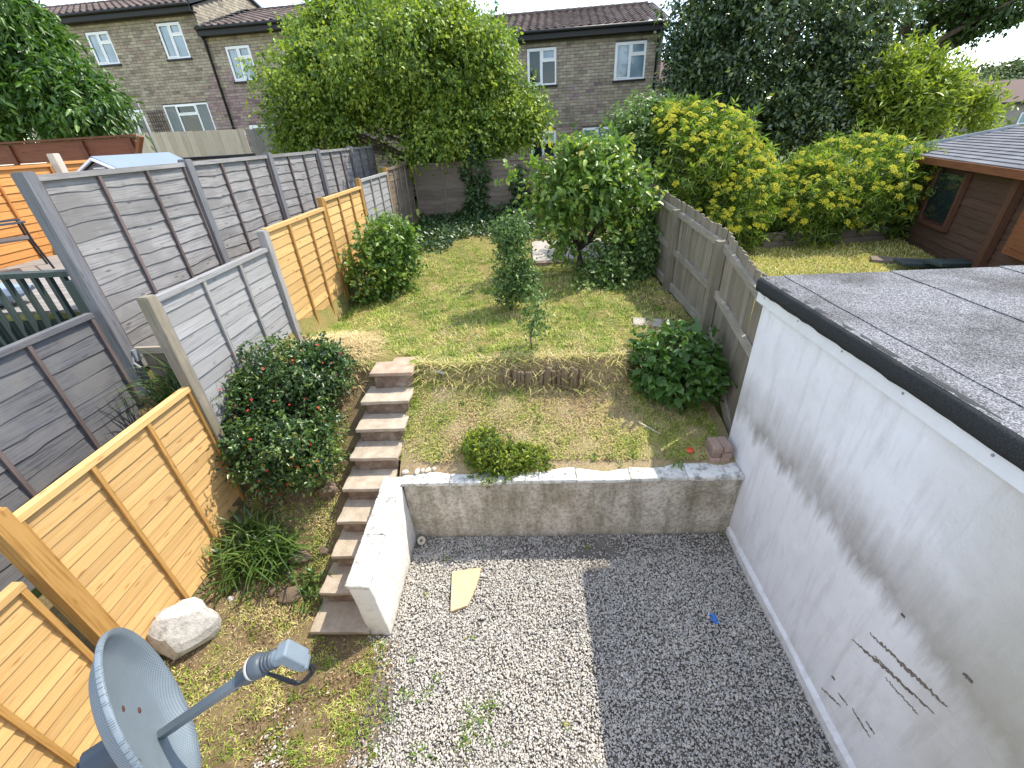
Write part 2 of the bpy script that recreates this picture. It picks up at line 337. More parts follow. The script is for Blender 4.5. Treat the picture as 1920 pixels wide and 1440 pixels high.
# stained render walls, soils
def render_wall(name, c1, stains, bumps=.35):
    m, n, b, o = new_mat(name); setb(b, .9, .2); g = n.nodes.new('ShaderNodeNewGeometry'); pos = g.outputs['Position']
    sep = n.nodes.new('ShaderNodeSeparateXYZ'); n.links.new(pos, sep.inputs[0])
    mpn = n.nodes.new('ShaderNodeMapping'); mpn.inputs['Scale'].default_value = (1, 1, 1); n.links.new(pos, mpn.inputs[0]); vec = mpn.outputs[0]
    stv = n.nodes.new('ShaderNodeMapping'); stv.inputs['Scale'].default_value = (9, 9, 1.1); n.links.new(pos, stv.inputs[0])
    c = ramp(n, noise_(n, vec, 3, 6), [(.3, tuple(x * .93 for x in c1)), (.7, c1)])
    for kind, colr, par in stains:
        if kind == 'band':      # stain line along the wall at height z0, running down/up in streaks
            z0, up, dn, amt = par
            wob = math_(n, 'MULTIPLY', math_(n, 'SUBTRACT', noise_(n, stv.outputs[0], 1.0, 6, .7), .5), .55)
            dz = math_(n, 'ADD', math_(n, 'SUBTRACT', sep.outputs['Z'], z0), wob)
            mr = n.nodes.new('ShaderNodeFloatCurve') if False else None
            a = n.nodes.new('ShaderNodeMapRange'); a.inputs['From Min'].default_value = up; a.inputs['From Max'].default_value = 0; n.links.new(dz, a.inputs[0])
            d = n.nodes.new('ShaderNodeMapRange'); d.inputs['From Min'].default_value = -dn; d.inputs['From Max'].default_value = 0; n.links.new(dz, d.inputs[0])
            fct = math_(n, 'MULTIPLY', a.outputs[0], d.outputs[0]); fct = math_(n, 'MULTIPLY', fct, noise_(n, vec, 2.2, 5)); fct = math_(n, 'MULTIPLY', fct, amt)
        elif kind == 'streak':
            lo, hi, amt = par
            fct = math_(n, 'MULTIPLY', ramp(n, noise_(n, stv.outputs[0], .8, 7, .7), [(lo, (0, 0, 0)), (hi, (1, 1, 1))]), amt)
        elif kind == 'blotch':
            sc, lo, hi, amt = par
            fct = math_(n, 'MULTIPLY', ramp(n, noise_(n, vec, sc, 8, .7), [(lo, (0, 0, 0)), (hi, (1, 1, 1))]), amt)
        elif kind == 'low':
            z0, z1, amt = par
            a = n.nodes.new('ShaderNodeMapRange'); a.inputs['From Min'].default_value = z1; a.inputs['From Max'].default_value = z0; n.links.new(sep.outputs['Z'], a.inputs[0])
            fct = math_(n, 'MULTIPLY', math_(n, 'MULTIPLY', a.outputs[0], ramp(n, noise_(n, vec, 9, 7, .7), [(.35, (0, 0, 0)), (.6, (1, 1, 1))])), amt)
        elif kind == 'near':
            y0, y1, amt = par
            a = n.nodes.new('ShaderNodeMapRange'); a.inputs['From Min'].default_value = y1; a.inputs['From Max'].default_value = y0
            q = math_(n, 'ADD', sep.outputs['Y'], math_(n, 'MULTIPLY', sep.outputs['Z'], -.35)); q = math_(n, 'ADD', q, math_(n, 'MULTIPLY', noise_(n, vec, 2, 5), .8)); n.links.new(q, a.inputs[0])
            fct = math_(n, 'MULTIPLY', a.outputs[0], amt)
        c = mixc(n, fct, c, colr)
    n.links.new(c, b.inputs['Base Color']); h = noise_(n, vec, 70, 5); h2 = noise_(n, vec, 7, 4); bump_(n, b, math_(n, 'ADD', h, math_(n, 'MULTIPLY', h2, 4.)), bumps, .008)
    return m
M['garagewall'] = render_wall('white_painted_render', (.84, .84, .85), [('band', (.22, .19, .15), (1.5, .45, .16, 1.3)), ('streak', (.44, .42, .40), (.52, .78, .6)), ('blotch', (.56, .54, .52), (1.6, .52, .78, .4)), ('near', (.46, .44, .36), (.8, 1.5, .7)), ('low', (.4, .37, .32), (0, .25, .6))])
M['retain'] = render_wall('algae_stained_render', (.70, .63, .54), [('blotch', (.30, .25, .165), (2.6, .42, .66, .8)), ('blotch', (.13, .11, .07), (30, .45, .62, .55)), ('streak', (.13, .125, .07), (.45, .72, .75)), ('blotch', (.62, .57, .52), (3.1, .60, .68, .7)), ('low', (.33, .29, .22), (0, .3, .5))], .6)
M['whitewall'] = render_wall('old_white_paint', (.80, .78, .74), [('blotch', (.34, .33, .28), (6, .50, .74, .7)), ('streak', (.42, .40, .34), (.5, .8, .5)), ('low', (.3, .27, .2), (0, .25, .6))], .5)
M['coping'] = render_wall('weathered_white_coping', (.74, .72, .67), [('blotch', (.12, .12, .10), (14, .50, .66, .85)), ('blotch', (.30, .29, .22), (4, .5, .7, .6))], .6)
def soil(name, stops, scale, scale2=40, bump=.8):
    m, n, b, o = new_mat(name); setb(b, .95, .15); vec = coords(n, True)
    f = noise_(n, vec, scale, 8, .7); g = noise_(n, vec, scale2, 6, .75)
    c = ramp(n, f, stops); c = mixc(n, .75, c, ramp(n, g, [(.28, (.25, .25, .25)), (.68, (1.35, 1.3, 1.2))]), 'MULTIPLY')
    n.links.new(c, b.inputs['Base Color']); bump_(n, b, g, bump, .02); return m
M['soilgravel'] = soil('gravel_bed', [(.3, (.15, .135, .12)), (.6, (.27, .25, .23))], 3, 90)
M['soilbank'] = soil('bank_soil', [(.3, (.11, .08, .048)), (.5, (.20, .15, .085)), (.68, (.24, .20, .09))], 3, 55)
M['soillawn'] = soil('dry_lawn', [(.3, (.30, .21, .10)), (.45, (.25, .21, .08)), (.6, (.16, .18, .05)), (.75, (.28, .22, .10))], 1.6, 60)
M['soilterrace'] = soil('straw_terrace', [(.3, (.28, .20, .12)), (.5, (.42, .33, .20)), (.68, (.36, .31, .14))], 3, 55)
M['soilnb'] = soil('neighbour_grass', [(.3, (.13, .17, .03)), (.55, (.30, .27, .07)), (.75, (.20, .21, .05))], 1.2, 50)
M['soilfar'] = soil('far_grass', [(.3, (.07, .11, .03)), (.7, (.12, .15, .05))], .2, 3)

# ---------------------------------------------------------------- terrain
def sheet(name, xs, ys, fz, mat):
    xs = np.asarray(xs, float); ys = np.asarray(ys, float); nx, ny = len(xs), len(ys)
    V = np.array([(x, y, fz(x, y)) for y in ys for x in xs]); i = np.arange(nx - 1); j = np.arange(ny - 1)
    jj, ii = np.meshgrid(j, i, indexing='ij'); a = (jj * nx + ii).ravel()
    F = np.stack([a, a + 1, a + nx + 1, a + nx], 1)
    o = link(bpy.data.objects.new(name, nmesh(name, V, F, np.full(len(V), .5), mat, True))); return struct(o)
sn = lambda x, y: .012 * math.sin(x * 9 + y * 4) + .01 * math.sin(y * 13 - x * 7)
sheet('gravel_yard', np.linspace(-1.52, 2.25, 40), np.linspace(-1, 3.5, 40), lambda x, y: -.01 + .4 * sn(x, y), M['soilgravel'])
sheet('planted_bank', np.arange(-3.3, -1.44, .06), np.concatenate([np.arange(-1, 1.5, .25), np.arange(1.5, 4.66, .06)]), lambda x, y: (gz1(min(x, -1.501), y) if y > 1.2 else float(bank(x, y))) + sn(x, y) * (1 if x < -1.6 else 0), M['soilbank'])
sheet('terrace', np.arange(-1.5, 2.3, .06), np.concatenate([np.arange(3.5, 4.5, .06), np.arange(4.5, 4.76, .025), np.arange(4.8, 5.6, .08)]), lambda x, y: gz1(x, y) + sn(x, y), M['soilterrace'])
sheet('lawn', np.append(np.arange(-3.3, 2.26, .1), 2.295), np.concatenate([np.arange(4.62, 9, .1), np.arange(9, 13.6, .3)]), lambda x, y: gz1(x, y) + .012 + sn(x, y) if y > edge_y(x) + (.12 if x < 1.1 else .1 + (x - 1.1) * .45) else gz1(x, y) - .05, M['soillawn'])
sheet('side_path', np.linspace(-4.25, -3.3, 6), np.arange(1.5, 13.6, .4), lambda x, y: gz1(min(x, -3.27) if x > -4.19 else -4.1, y), M['soilbank'])
sheet('neighbour_garden', [-40, -20, -14, -10, -8, -6, -5, -4.25], [0, 2, 3, 3.8, 4, 6, 9, 12, 14, 17, 21, 30], lambda x, y: gz1(min(x, -4.2), y), M['soilnb'])
sheet('neighbour_lawn', np.arange(2.36, 16, .4), np.arange(3.92, 14.2, .4), lambda x, y: gz1(max(x, 2.4), y) + sn(x, y), M['soilnb'])
def fz_far(x, y):
    z = 1.75 - .012 * max(0, y - 20) - .03 * max(0, x - 10)
    if y < 13.5: z = -.4
    return max(z, -6)
sheet('ground', [-900, -300, -100, -50, -30, -15, -5, 0, 5, 10, 20, 40, 80, 160, 400, 900], [-200, -20, 13.4, 13.6, 20, 30, 50, 80, 120, 200, 400, 1200], fz_far, M['soilfar'])

# ---------------------------------------------------------------- houses
M['brick'] = tintm('buff_grey_brick', [(0, (.25, .21, .165)), (.45, (.39, .335, .255)), (.75, (.47, .41, .31)), (1, (.37, .265, .23))], .95, .15, 5, .5, .3)
M['mortar'] = plain('mortar', (.16, .14, .12), (.09, .08, .07), scale=4, world=True, rough=.95)
M['brickpatch'] = tintm('pink_stained_brick', [(0, (.24, .17, .17)), (.45, (.36, .26, .25)), (.75, (.43, .34, .31)), (1, (.31, .20, .205))], .95, .15, 5, .5, .3)
M['tile'] = tintm('brown_concrete_tile', [(0, (.085, .062, .055)), (.5, (.135, .10, .088)), (1, (.19, .145, .125))], .85, .25, 9, .5, .2)
def brick_skin(x0, x1, z0, z1, holes, bl=.30, bh=.10, j=.012, y=0.0, pink=None, gable=None):
    A, B = MB(), MB(); nz_ = int((z1 - z0) / bh)
    for r in range(nz_):
        za = z0 + r * bh; zb = za + bh - j; cuts = [(x0, x1)]
        for (hx0, hx1, hz0, hz1) in holes:
            if zb > hz0 and za < hz1:
                nc = []
                for a, b_ in cuts:
                    if hx1 <= a or hx0 >= b_: nc.append((a, b_)); continue
                    if hx0 > a: nc.append((a, hx0))
                    if hx1 < b_: nc.append((hx1, b_))
                cuts = nc
        if gable: cuts = [(max(a, gable(zb)[0]), min(b_, gable(zb)[1])) for a, b_ in cuts]
        for a, b_ in cuts:
            x = a - random.random() * bl * .2 if False else a; first = True
            off = (r % 2) * bl * .5; k = math.floor((a - x0 - off) / bl)
            while True:
                s = max(a, x0 + off + k * bl); e = min(b_, x0 + off + (k + 1) * bl) - j; k += 1
                if s >= b_ - .02: break
                if e - s < .03: continue
                d = random.uniform(0, .006); T = min(1, max(0, random.gauss(.5, .22)))
                mb = B if pink and random.random() < pink((s + e) / 2, za) else A
                mb.add([(s, y - d - .012, za), (e, y - d - .012, za), (e, y - d - .012, zb), (s, y - d - .012, zb), (s, y + .01, za), (e, y + .01, za), (e, y + .01, zb), (s, y + .01, zb)],
                       [(0, 1, 2, 3), (0, 4, 5, 1), (3, 2, 6, 7), (0, 3, 7, 4), (1, 5, 6, 2)], T)
    return A, B
def wall_cells(x0, x1, z0, z1, holes, y0, y1):
    mb = MB(); xs = sorted({x0, x1} | {q for h in holes for q in h[:2]}); zs = sorted({z0, z1} | {q for h in holes for q in h[2:]})
    for a, b_ in zip(xs, xs[1:]):
        for c, d in zip(zs, zs[1:]):
            mx_, mz_ = (a + b_) / 2, (c + d) / 2
            if not any(h[0] < mx_ < h[1] and h[2] < mz_ < h[3] for h in holes): mb.box(a, b_, y0, y1, c, d)
    return mb
def window(parent, x0, x1, z0, z1, style='two', glass='glass', curtain=False, sill=True):
    fw = .055; mb = MB(); y0, y1 = -.005, .06
    def frame(a, b_, c, d, w, yy0=y0, yy1=y1):
        mb.box(a, b_, yy0, yy1, c, c + w); mb.box(a, b_, yy0, yy1, d - w, d); mb.box(a, a + w, yy0 + .0005, yy1, c + w, d - w); mb.box(b_ - w, b_, yy0 + .0005, yy1, c + w, d - w)
    frame(x0, x1, z0, z1, fw); pan = []; wd = x1 - x0
    if style == 'two':
        xm = x0 + wd * .5; mb.box(xm - .03, xm + .03, y0 + .001, y1, z0 + fw, z1 - fw); zt = z0 + (z1 - z0) * .66
        mb.box(xm + .03, x1 - fw, y0 + .001, y1, zt - .035, zt + .035)
        frame(x0 + fw, xm - .03, z0 + fw, z1 - fw, .035, y0 - .012, .0); frame(xm + .03, x1 - fw, zt + .035, z1 - fw, .035, y0 - .012, .0)
        pan = [(x0 + fw, xm - .03, z0 + fw, z1 - fw), (xm + .03, x1 - fw, zt + .035, z1 - fw), (xm + .03, x1 - fw, z0 + fw, zt - .035)]
    elif style == 'three':
        xa, xb = x0 + wd * .28, x0 + wd * .72; zt = z0 + (z1 - z0) * .66
        for q in (xa, xb): mb.box(q - .03, q + .03, y0 + .001, y1, z0 + fw, z1 - fw)
        mb.box(xa + .03, xb - .03, y0 + .001, y1, zt - .035, zt + .035)
        frame(xa + .03, xb - .03, zt + .035, z1 - fw, .03, y0 - .012, .0)
        pan = [(x0 + fw, xa - .03, z0 + fw, z1 - fw), (xa + .03, xb - .03, zt + .035, z1 - fw), (xa + .03, xb - .03, z0 + fw, zt - .035), (xb + .03, x1 - fw, z0 + fw, z1 - fw)]
    elif style == 'door':
        xm = x0 + wd * .55; mb.box(xm - .04, xm + .04, y0 + .001, y1, z0 + fw, z1 - fw); frame(x0 + fw, xm - .04, z0 + fw, z1 - fw, .06, y0 - .012, .0)
        pan = [(x0 + fw, xm - .04, z0 + fw, z1 - fw), (xm + .04, x1 - fw, z0 + fw, z1 - fw)]
    else: pan = [(x0 + fw, x1 - fw, z0 + fw, z1 - fw)]
    wn = mb.build('window' if style != 'door' else 'patio_door', M['upvc'], parent)
    for i, (a, b_, c, d) in enumerate(pan):
        g = glass if not (glass == 'mix' and i % 2 == 0) else 'dglass'; g = 'glass' if g == 'mix' else g
        MB().box(a, b_, .028, .036, c, d).build('pane', M[g], wn)
    if curtain:
        for (a, b_, c, d) in (pan[0], pan[-1]):
            q = MB(); ks = 14
            for k in range(ks):
                xa, xb = a + (b_ - a) * k / ks, a + (b_ - a) * (k + 1) / ks; q.add([(xa, .026 - .004 * (k % 2), c + .02), (xb, .026 - .004 * ((k + 1) % 2), c + .02), (xb, .026 - .004 * ((k + 1) % 2), d), (xa, .026 - .004 * (k % 2), d)], [(0, 1, 2, 3)])
            q.build('curtain', M['curtain'], wn)
    if sill:
        MB().box(x0 - .05, x1 + .05, -.07, .05, z0 - .07, z0 - .003).build('sill', M['black' if sill == 'b' else 'mortar'], wn)
    return wn
def roof_tiles(x0, x1, y0, z0, y1, z1, rows, per=.30):
    mb = MB(); ns = int((x1 - x0) / per * 6)
    for r in range(rows):
        t0, t1 = r / rows, (r + 1.06) / rows; ya, yb = y0 + (y1 - y0) * t0, y0 + (y1 - y0) * t1; za, zb = z0 + (z1 - z0) * t0 + .035, z0 + (z1 - z0) * t1 + .0
        V = []; 
        for i in range(ns + 1):
            x = x0 + (x1 - x0) * i / ns; ph = math.sin(2 * PI * x / per); h = .035 * ph
            V += [(x, ya, za + h - .03), (x, ya, za + h), (x, yb, zb + h)]
        F = []
        for i in range(ns): a = 3 * i; F += [(a, a + 3, a + 4, a + 1), (a + 1, a + 4, a + 5, a + 2)]
        n0 = len(mb.v); mb.add(V, F)
        for i in range(ns + 1):
            T = random.Random(int((x0 + (x1 - x0) * i / ns) / per) * 131 + r * 17).uniform(.1, .9)
            for k in range(3): mb.t[n0 + 3 * i + k] = T
    return mb
RZH = math.atan(-.07)
def house(label, x0, x1, zg, ze, wins, gableR=False, pink=None):
    H = thing('terraced_house', label, 'house', (0, 20, 0), RZH, 'row of terraced houses behind the gardens')
    holes = [w_[:4] for w_ in wins]
    wl = wall_cells(x0, x1, zg, ze + .2, holes, 0, .25); wl.box(x0 + .02, x1 - .02, 6.8, 7.0, zg, ze + .2)
    wl.box(x0 + .001, x0 + .2, .251, 6.799, zg, ze + .2); wl.box(x1 - .2, x1 - .001, .251, 6.799, zg, ze + .2)
    wl.box(x0 + .21, x1 - .21, .9, 1.0, zg, ze)         # inner partition closes the view through the panes
    wob = wl.build('wall', M['mortar'], H)
    A, B = brick_skin(x0, x1, zg, ze, holes, pink=pink); stuff(A.build('brickwork', M['brick'], wob))
    if B.v: stuff(B.build('stained_brickwork', M['brickpatch'], wob))
    for w_ in wins: window(H, *w_[:4], **(w_[4] if len(w_) > 4 else {}))
    rise = 1.12; yr = 3.35
    rf = roof_tiles(x0 - .05, x1 + .12, -.38, ze + .26, yr, ze + .26 + rise, 11).build('roof', M['tile'], H); stuff(rf)
    MB().box(x0 - .04, x1 + .1, yr, 7.3, 0, .06, M=Matrix.Translation((0, 0, ze + .26 + rise)) @ Matrix.Translation((0, yr, 0)) @ Matrix.Rotation(-math.atan(rise / 3.7), 4, 'X') @ Matrix.Translation((0, -yr, 0))).build('rear_roof_slope', M['tile'], rf)
    rg = MB()
    for k in range(int((x1 - x0) / .45)): xx = x0 + k * .45; rg.tube([(xx, yr, ze + .27 + rise), (xx + .46, yr, ze + .29 + rise)], .085, 8)
    rg.build('ridge_tiles', M['tile'], rf, True)
    MB().box(x0 + .001, x1 + .08, -.36, -.32, ze + .0, ze + .24).box(x0 + .002, x1 + .08, -.319, -.015, ze + .0, ze + .03).build('fascia', M['black'], H)
    g = MB(); g.tube([(x0 + .01, -.42, ze + .22), (x1 + .1, -.42, ze + .2)], .055, 8); g.build('gutter', M['black'], H, True)
    if gableR:
        gb = lambda z: (-.2 + max(0, (z - ze - .15) / rise * 3.7), 7.1 - max(0, (z - ze - .15) / rise * 3.7))
        A, B = brick_skin(-.1, 7.0, ze - 1.2, ze + rise + .2, [], gable=gb)
        ob = A.build('gable_brickwork', M['brick'], wob); stuff(ob); ob.location = (x1 + .02, 0, 0); ob.rotation_euler = (0, 0, PI / 2)
        gm = MB(); gm.add([(x1 - .02, -.1, ze - 1.2), (x1 - .02, 7.0, ze - 1.2), (x1 - .02, 7.0, ze + .2), (x1 - .02, yr, ze + rise + .25), (x1 - .02, -.1, ze + .2), (x1 + .015, -.1, ze - 1.2), (x1 + .015, 7.0, ze - 1.2), (x1 + .015, 7.0, ze + .2), (x1 + .015, yr, ze + rise + .25), (x1 + .015, -.1, ze + .2)],
               [(4, 3, 2, 1, 0), (5, 6, 7, 8, 9), (0, 1, 6, 5), (1, 2, 7, 6), (2, 3, 8, 7), (3, 4, 9, 8), (4, 0, 5, 9)]); gm.build('gable_wall', M['mortar'], H)
        MB().bar((x1 + .06, -.35, ze + .25), (x1 + .06, yr, ze + rise + .30), .1, .1).bar((x1 + .06, 7.1, ze + .25), (x1 + .06, yr, ze + rise + .30), .1, .1).build('verge', M['black'], H)
    return H
two = dict(style='two', glass='glass', sill='b')
HR = house('buff brick house with white windows and pantile roof right of the spreading tree', -4.0, 5.14, 1.6, 6.97,
      [(.22, 1.31, 5.62, 6.76, dict(style='two', glass='mix', sill='b')), (3.46, 4.58, 5.61, 6.74, two), (.28, 1.31, 2.9, 4.11, dict(style='two', glass='mix', sill='b')), (2.36, 3.48, 2.9, 4.13, two), (-2.6, -1.4, 2.9, 4.1, two)],
      pink=lambda x, z: .45 * max(0, 1 - abs(x - 2.0) / 1.3) * max(0, 1 - abs(z - 4.9) / .9))
HM = house('brick house with pinkish stained wall and patio door, left of the big spreading tree', -12.33, -4.02, 1.9, 7.9,
      [(-11.62, -10.61, 6.46, 7.58, two), (-11.64, -10.36, 2.75, 4.95, dict(style='door', glass='dglass', sill=False)), (-8.6, -7.5, 6.46, 7.58, two)],
      pink=lambda x, z: max(0, min(.9, (7.2 - z) / 1.6)) * (1 if x < -9.5 else .3))
HL = house('brick house with exposed brick gable at the uphill end of the row', -22.0, -12.37, 2.6, 8.65,
      [(-17.3, -16.3, 7.34, 8.38, two), (-14.16, -13.17, 7.34, 8.45, two), (-17.2, -16.2, 4.75, 5.77, dict(style='two', glass='dglass', sill='b')), (-15.2, -13.16, 4.78, 5.85, dict(style='three', glass='dglass', curtain=True, sill='b'))],
      gableR=True, pink=lambda x, z: .8 if (x > -13.1 and z < 6.8 and z < 6.8 + (x + 12.4)) else 0)
pp = MB(); pp.tube([(-12.30, -.36, 8.05), (-12.30, -.10, 7.8), (-12.30, -.08, 2.0)], .045, 8); pp.build('downpipe', M['black'], HM, True)
pp = MB(); pp.tube([(4.95, -.36, 7.1), (4.95, -.09, 6.85), (4.95, -.08, 1.7)], .045, 8); pp.build('downpipe', M['black'], HR, True)
MB().box(-12.0, -11.86, -.06, -.013, 4.62, 4.76).build('vent_cover', M['upvc'], HM)
fl = MB()
for k in range(9): fl.box(-12.33, -12.0, -.2 + k * .4, .19 + k * .4, 0, .012, M=Matrix.Translation((0, 0, 8.27 + k * .4 * .303)) @ Matrix.Rotation(.02, 4, 'X'))
fl.build('lead_flashing', M['lead'], HM)
# trellis on the uphill house
tr = MB()
for i in range(7): tr.box(-16.0 + i * .11, -15.97 + i * .11, -.045, -.03, 4.3, 5.7)
for i in range(9): tr.box(-16.05, -15.28, -.06, -.046, 4.4 + i * .15, 4.43 + i * .15)
t_ = thing('wall_trellis', 'dark square wall trellis fixed between two ground floor windows', 'trellis', (0, 20, 0), RZH); tr.build('lattice', M['batten'], t_)
# small house glimpsed right of the row and far houses on the right
M['farwall'] = plain('far_render', (.30, .27, .24), (.25, .225, .20), scale=2, rough=.9); M['farroof'] = plain('far_brown_roof', (.125, .082, .07), (.10, .066, .056), scale=3, rough=.9)
def far_house(label, x, y, w_, d, z0, ze, zr, rz, wins):
    h = thing('distant_house', label, 'house', (x, y, z0), rz, 'houses beyond the gardens'); ze -= z0; zr -= z0
    wm = MB(); wm.box(0, w_, 0, d, 0, ze); wm.add([(0.01, 0, ze), (0.01, d, ze), (0.01, d / 2, zr - .1), (w_ - .01, 0, ze), (w_ - .01, d, ze), (w_ - .01, d / 2, zr - .1)], [(0, 1, 2), (5, 4, 3)]); wm.build('wall', M['farwall'], h)
    r = MB(); r.add([(-.3, -.4, ze - .1), (w_ + .3, -.4, ze - .1), (w_ + .3, d / 2, zr), (-.3, d / 2, zr), (-.3, -.4, ze + .05), (w_ + .3, -.4, ze + .05), (w_ + .3, d / 2, zr + .15), (-.3, d / 2, zr + .15), (-.3, d + .4, ze), (w_ + .3, d + .4, ze)],
          [(4, 5, 6, 7), (0, 1, 5, 4), (0, 4, 7, 3), (1, 2, 6, 5), (7, 6, 9, 8), (3, 2, 9, 8)]); r.build('roof', M['farroof'], h)
    MB().box(-.3, w_ + .3, -.45, -.401, ze - .15, ze + .04).build('fascia', M['black'], h)
    for (a, b_, c, e) in wins:
        c -= z0; e -= z0
        q = MB(); q.box(a, b_, -.06, -.002, c, c + .08); q.box(a, b_, -.06, -.002, e - .08, e); q.box(a, a + .08, -.059, -.002, c + .08, e - .08); q.box(b_ - .08, b_, -.059, -.002, c + .08, e - .08)
        wn = q.build('window', M['upvc'], h); MB().box(a + .08, b_ - .08, -.03, -.003, c + .08, e - .08).build('pane', M['glass'], wn)
    return h
p = onY(1825, 183, 46); q = onY(1878, 246, 44); r = onY(1885, 193, 44)
far_house('far grey house with brown roof beyond the brown shed, smaller roof peak behind', 37.4, 50, 6.5, 7, -3, 4.7, 6.3, -.15, [])
far_house('far grey rendered house with small white windows beyond the brown shed roof', 40.3, 44, 14, 8, -3, r[2], r[2] + 1.6, -.12, [(1.9, 3.4, 2.55, 3.4), (4.3, 5.1, .4, 2.4), (6.0, 7.5, .5, 2.2)])
p = onY(1238, 195, 32)
far_house('pale house glimpsed between the brick row and the dark tree', p[0] - .6, 32, 5, 6, 0, p[2] + 1.0, p[2] + 2.4, 0, [(.7, 1.7, p[2] - .9, p[2] + .5)])

# ---------------------------------------------------------------- garage
GX = 2.2
gar = thing('garage', 'white rendered flat roofed garage with stained wall beside the gravel yard', 'garage', (GX, 0, 0))
gw = MB(); gw.box(0, 4.2, -1.5, 3.88, -.05, 2.615); gw.build('wall', M['garagewall'], gar)
pl_ = MB(); 
ys_ = np.linspace(-1.5, 3.41, 40)
for a, b_ in zip(ys_, ys_[1:]):
    wa = .035 + .008 * math.sin(a * 5); wb = .035 + .008 * math.sin(b_ * 5)
    pl_.add([(-wa, a, -.02), (-wb, b_, -.02), (-wb, b_, .10), (-wa, a, .10), (0.002, a, .125), (0.002, b_, .125)], [(0, 3, 2, 1), (3, 4, 5, 2)])
pl_.build('plinth', M['garagewall'], gar)
rb = MB(); rb.box(-.05, 4.25, -1.55, 3.93, 2.561, 2.66); rb.build('fascia_board', M['upvc'], gar)
for i, q in enumerate(np.arange(-.6, 3.9, .55)):
    s = MB(); s.tube([(-.0505, q, 2.63), (-.054, q, 2.63)], .008, 8); s.build('nail_head', M['lead'], gar)
fe = MB(); pr = [(-.075, 2.665), (-.085, 2.70), (-.082, 2.765), (-.06, 2.785), (-.02, 2.787), (-.02, 2.664)]
rr_ = random.Random(3); ysx = np.arange(-1.6, 3.97, .07)
for a, b_ in zip(ysx, ysx[1:]):
    pass
V = []; F = []
for i, y in enumerate(ysx): 
    jj = rr_.uniform(-.004, .004)
    V += [(px + jj, y, pz + jj * .6) for px, pz in pr]
n6 = len(pr)
for i in range(len(ysx) - 1): F += [(i * n6 + k, i * n6 + (k + 1) % n6, (i + 1) * n6 + (k + 1) % n6, (i + 1) * n6 + k) for k in range(n6)]
F += [tuple(range(n6)), tuple((len(ysx) - 1) * n6 + k for k in range(n6))]
fe.add(V, F); fe.box(-.02, 4.3, 3.93, 3.97, 2.664, 2.775); fe.build('felt_edge', M['feltedge'], gar, True)
ex = [-.03, .17, 1.12, 2.07, 3.02, 4.28]
for i in range(5):
    s = MB(); V = []; ns = 40
    for k in range(ns + 1):
        y = -1.55 + 5.49 * k / ns; wv = .006 * math.sin(y * 3 + i * 2) + .004 * math.sin(y * 11 + i)
        up_ = .0 if i == 0 else .006
        V += [(ex[i] - .03 + wv * (i > 0), y, 2.775 + up_), (ex[i] - .03 + wv * (i > 0), y, 2.7865 + up_), (ex[i] + .12, y, 2.787 + up_ * .6), (ex[i + 1] + .02, y, 2.7845)]
    F = [(4 * k + a, 4 * k + a + 1, 4 * k + a + 5, 4 * k + a + 4) for k in range(ns) for a in range(3)]; s.add(V, F); s.build('felt_strip', M['felt'], gar)
for q_ in gar.children:
    if q_.name.split('.')[0] in ('fascia_board', 'nail_head', 'felt_edge', 'felt_strip'): q_.location.z += .055
# gouges in the render
def gouge(p0, p1, wd, seed):
    r = random.Random(seed); a = onX(*p0, GX) - np.array([GX, 0, 0]); b_ = onX(*p1, GX) - np.array([GX, 0, 0]); n_ = 44; mb = MB(); V = []
    d = unit(b_ - a); pn = np.array([0, -d[2], d[1]])
    for k in range(n_ + 1):
        t = k / n_; c = a + (b_ - a) * t + pn * r.uniform(-.009, .009); ww = wd * 1.5 * (math.sin(PI * min(.97, max(.03, t))) ** .5) * r.uniform(.12, 1)
        V += [tuple(c + pn * ww + [-.0035, 0, 0]), tuple(c - pn * ww + [-.0035, 0, 0]), tuple(c + pn * ww + [.002, 0, 0]), tuple(c - pn * ww + [.002, 0, 0])]
    mb.add(V, [(4 * k, 4 * k + 1, 4 * k + 5, 4 * k + 4) for k in range(n_)] + [(4 * k, 4 * k + 4, 4 * k + 6, 4 * k + 2) for k in range(n_)] + [(4 * k + 1, 4 * k + 3, 4 * k + 7, 4 * k + 5) for k in range(n_)]); mb.build('gouge', M['gouge'], gar)
M['gouge'] = plain('exposed_cement', (.27, .23, .19), (.14, .115, .095), scale=40, rough=.95, bump=.8)
for i, (a, b_, wd) in enumerate([((1598, 1198), (1752, 1336), .010), ((1632, 1188), (1777, 1326), .014), ((1541, 1290), (1578, 1325), .006), ((1598, 1328), (1633, 1384), .006), ((1660, 1270), (1722, 1340), .004), ((1806, 1262), (1824, 1280), .006), ((1572, 1300), (1590, 1322), .003), ((1640, 1230), (1668, 1258), .003), ((1700, 1290), (1712, 1303), .005), ((1560, 1268), (1566, 1275), .004), ((1690, 1150), (1697, 1158), .004), ((1624, 1352), (1640, 1376), .003)]): gouge(a, b_, wd, i)

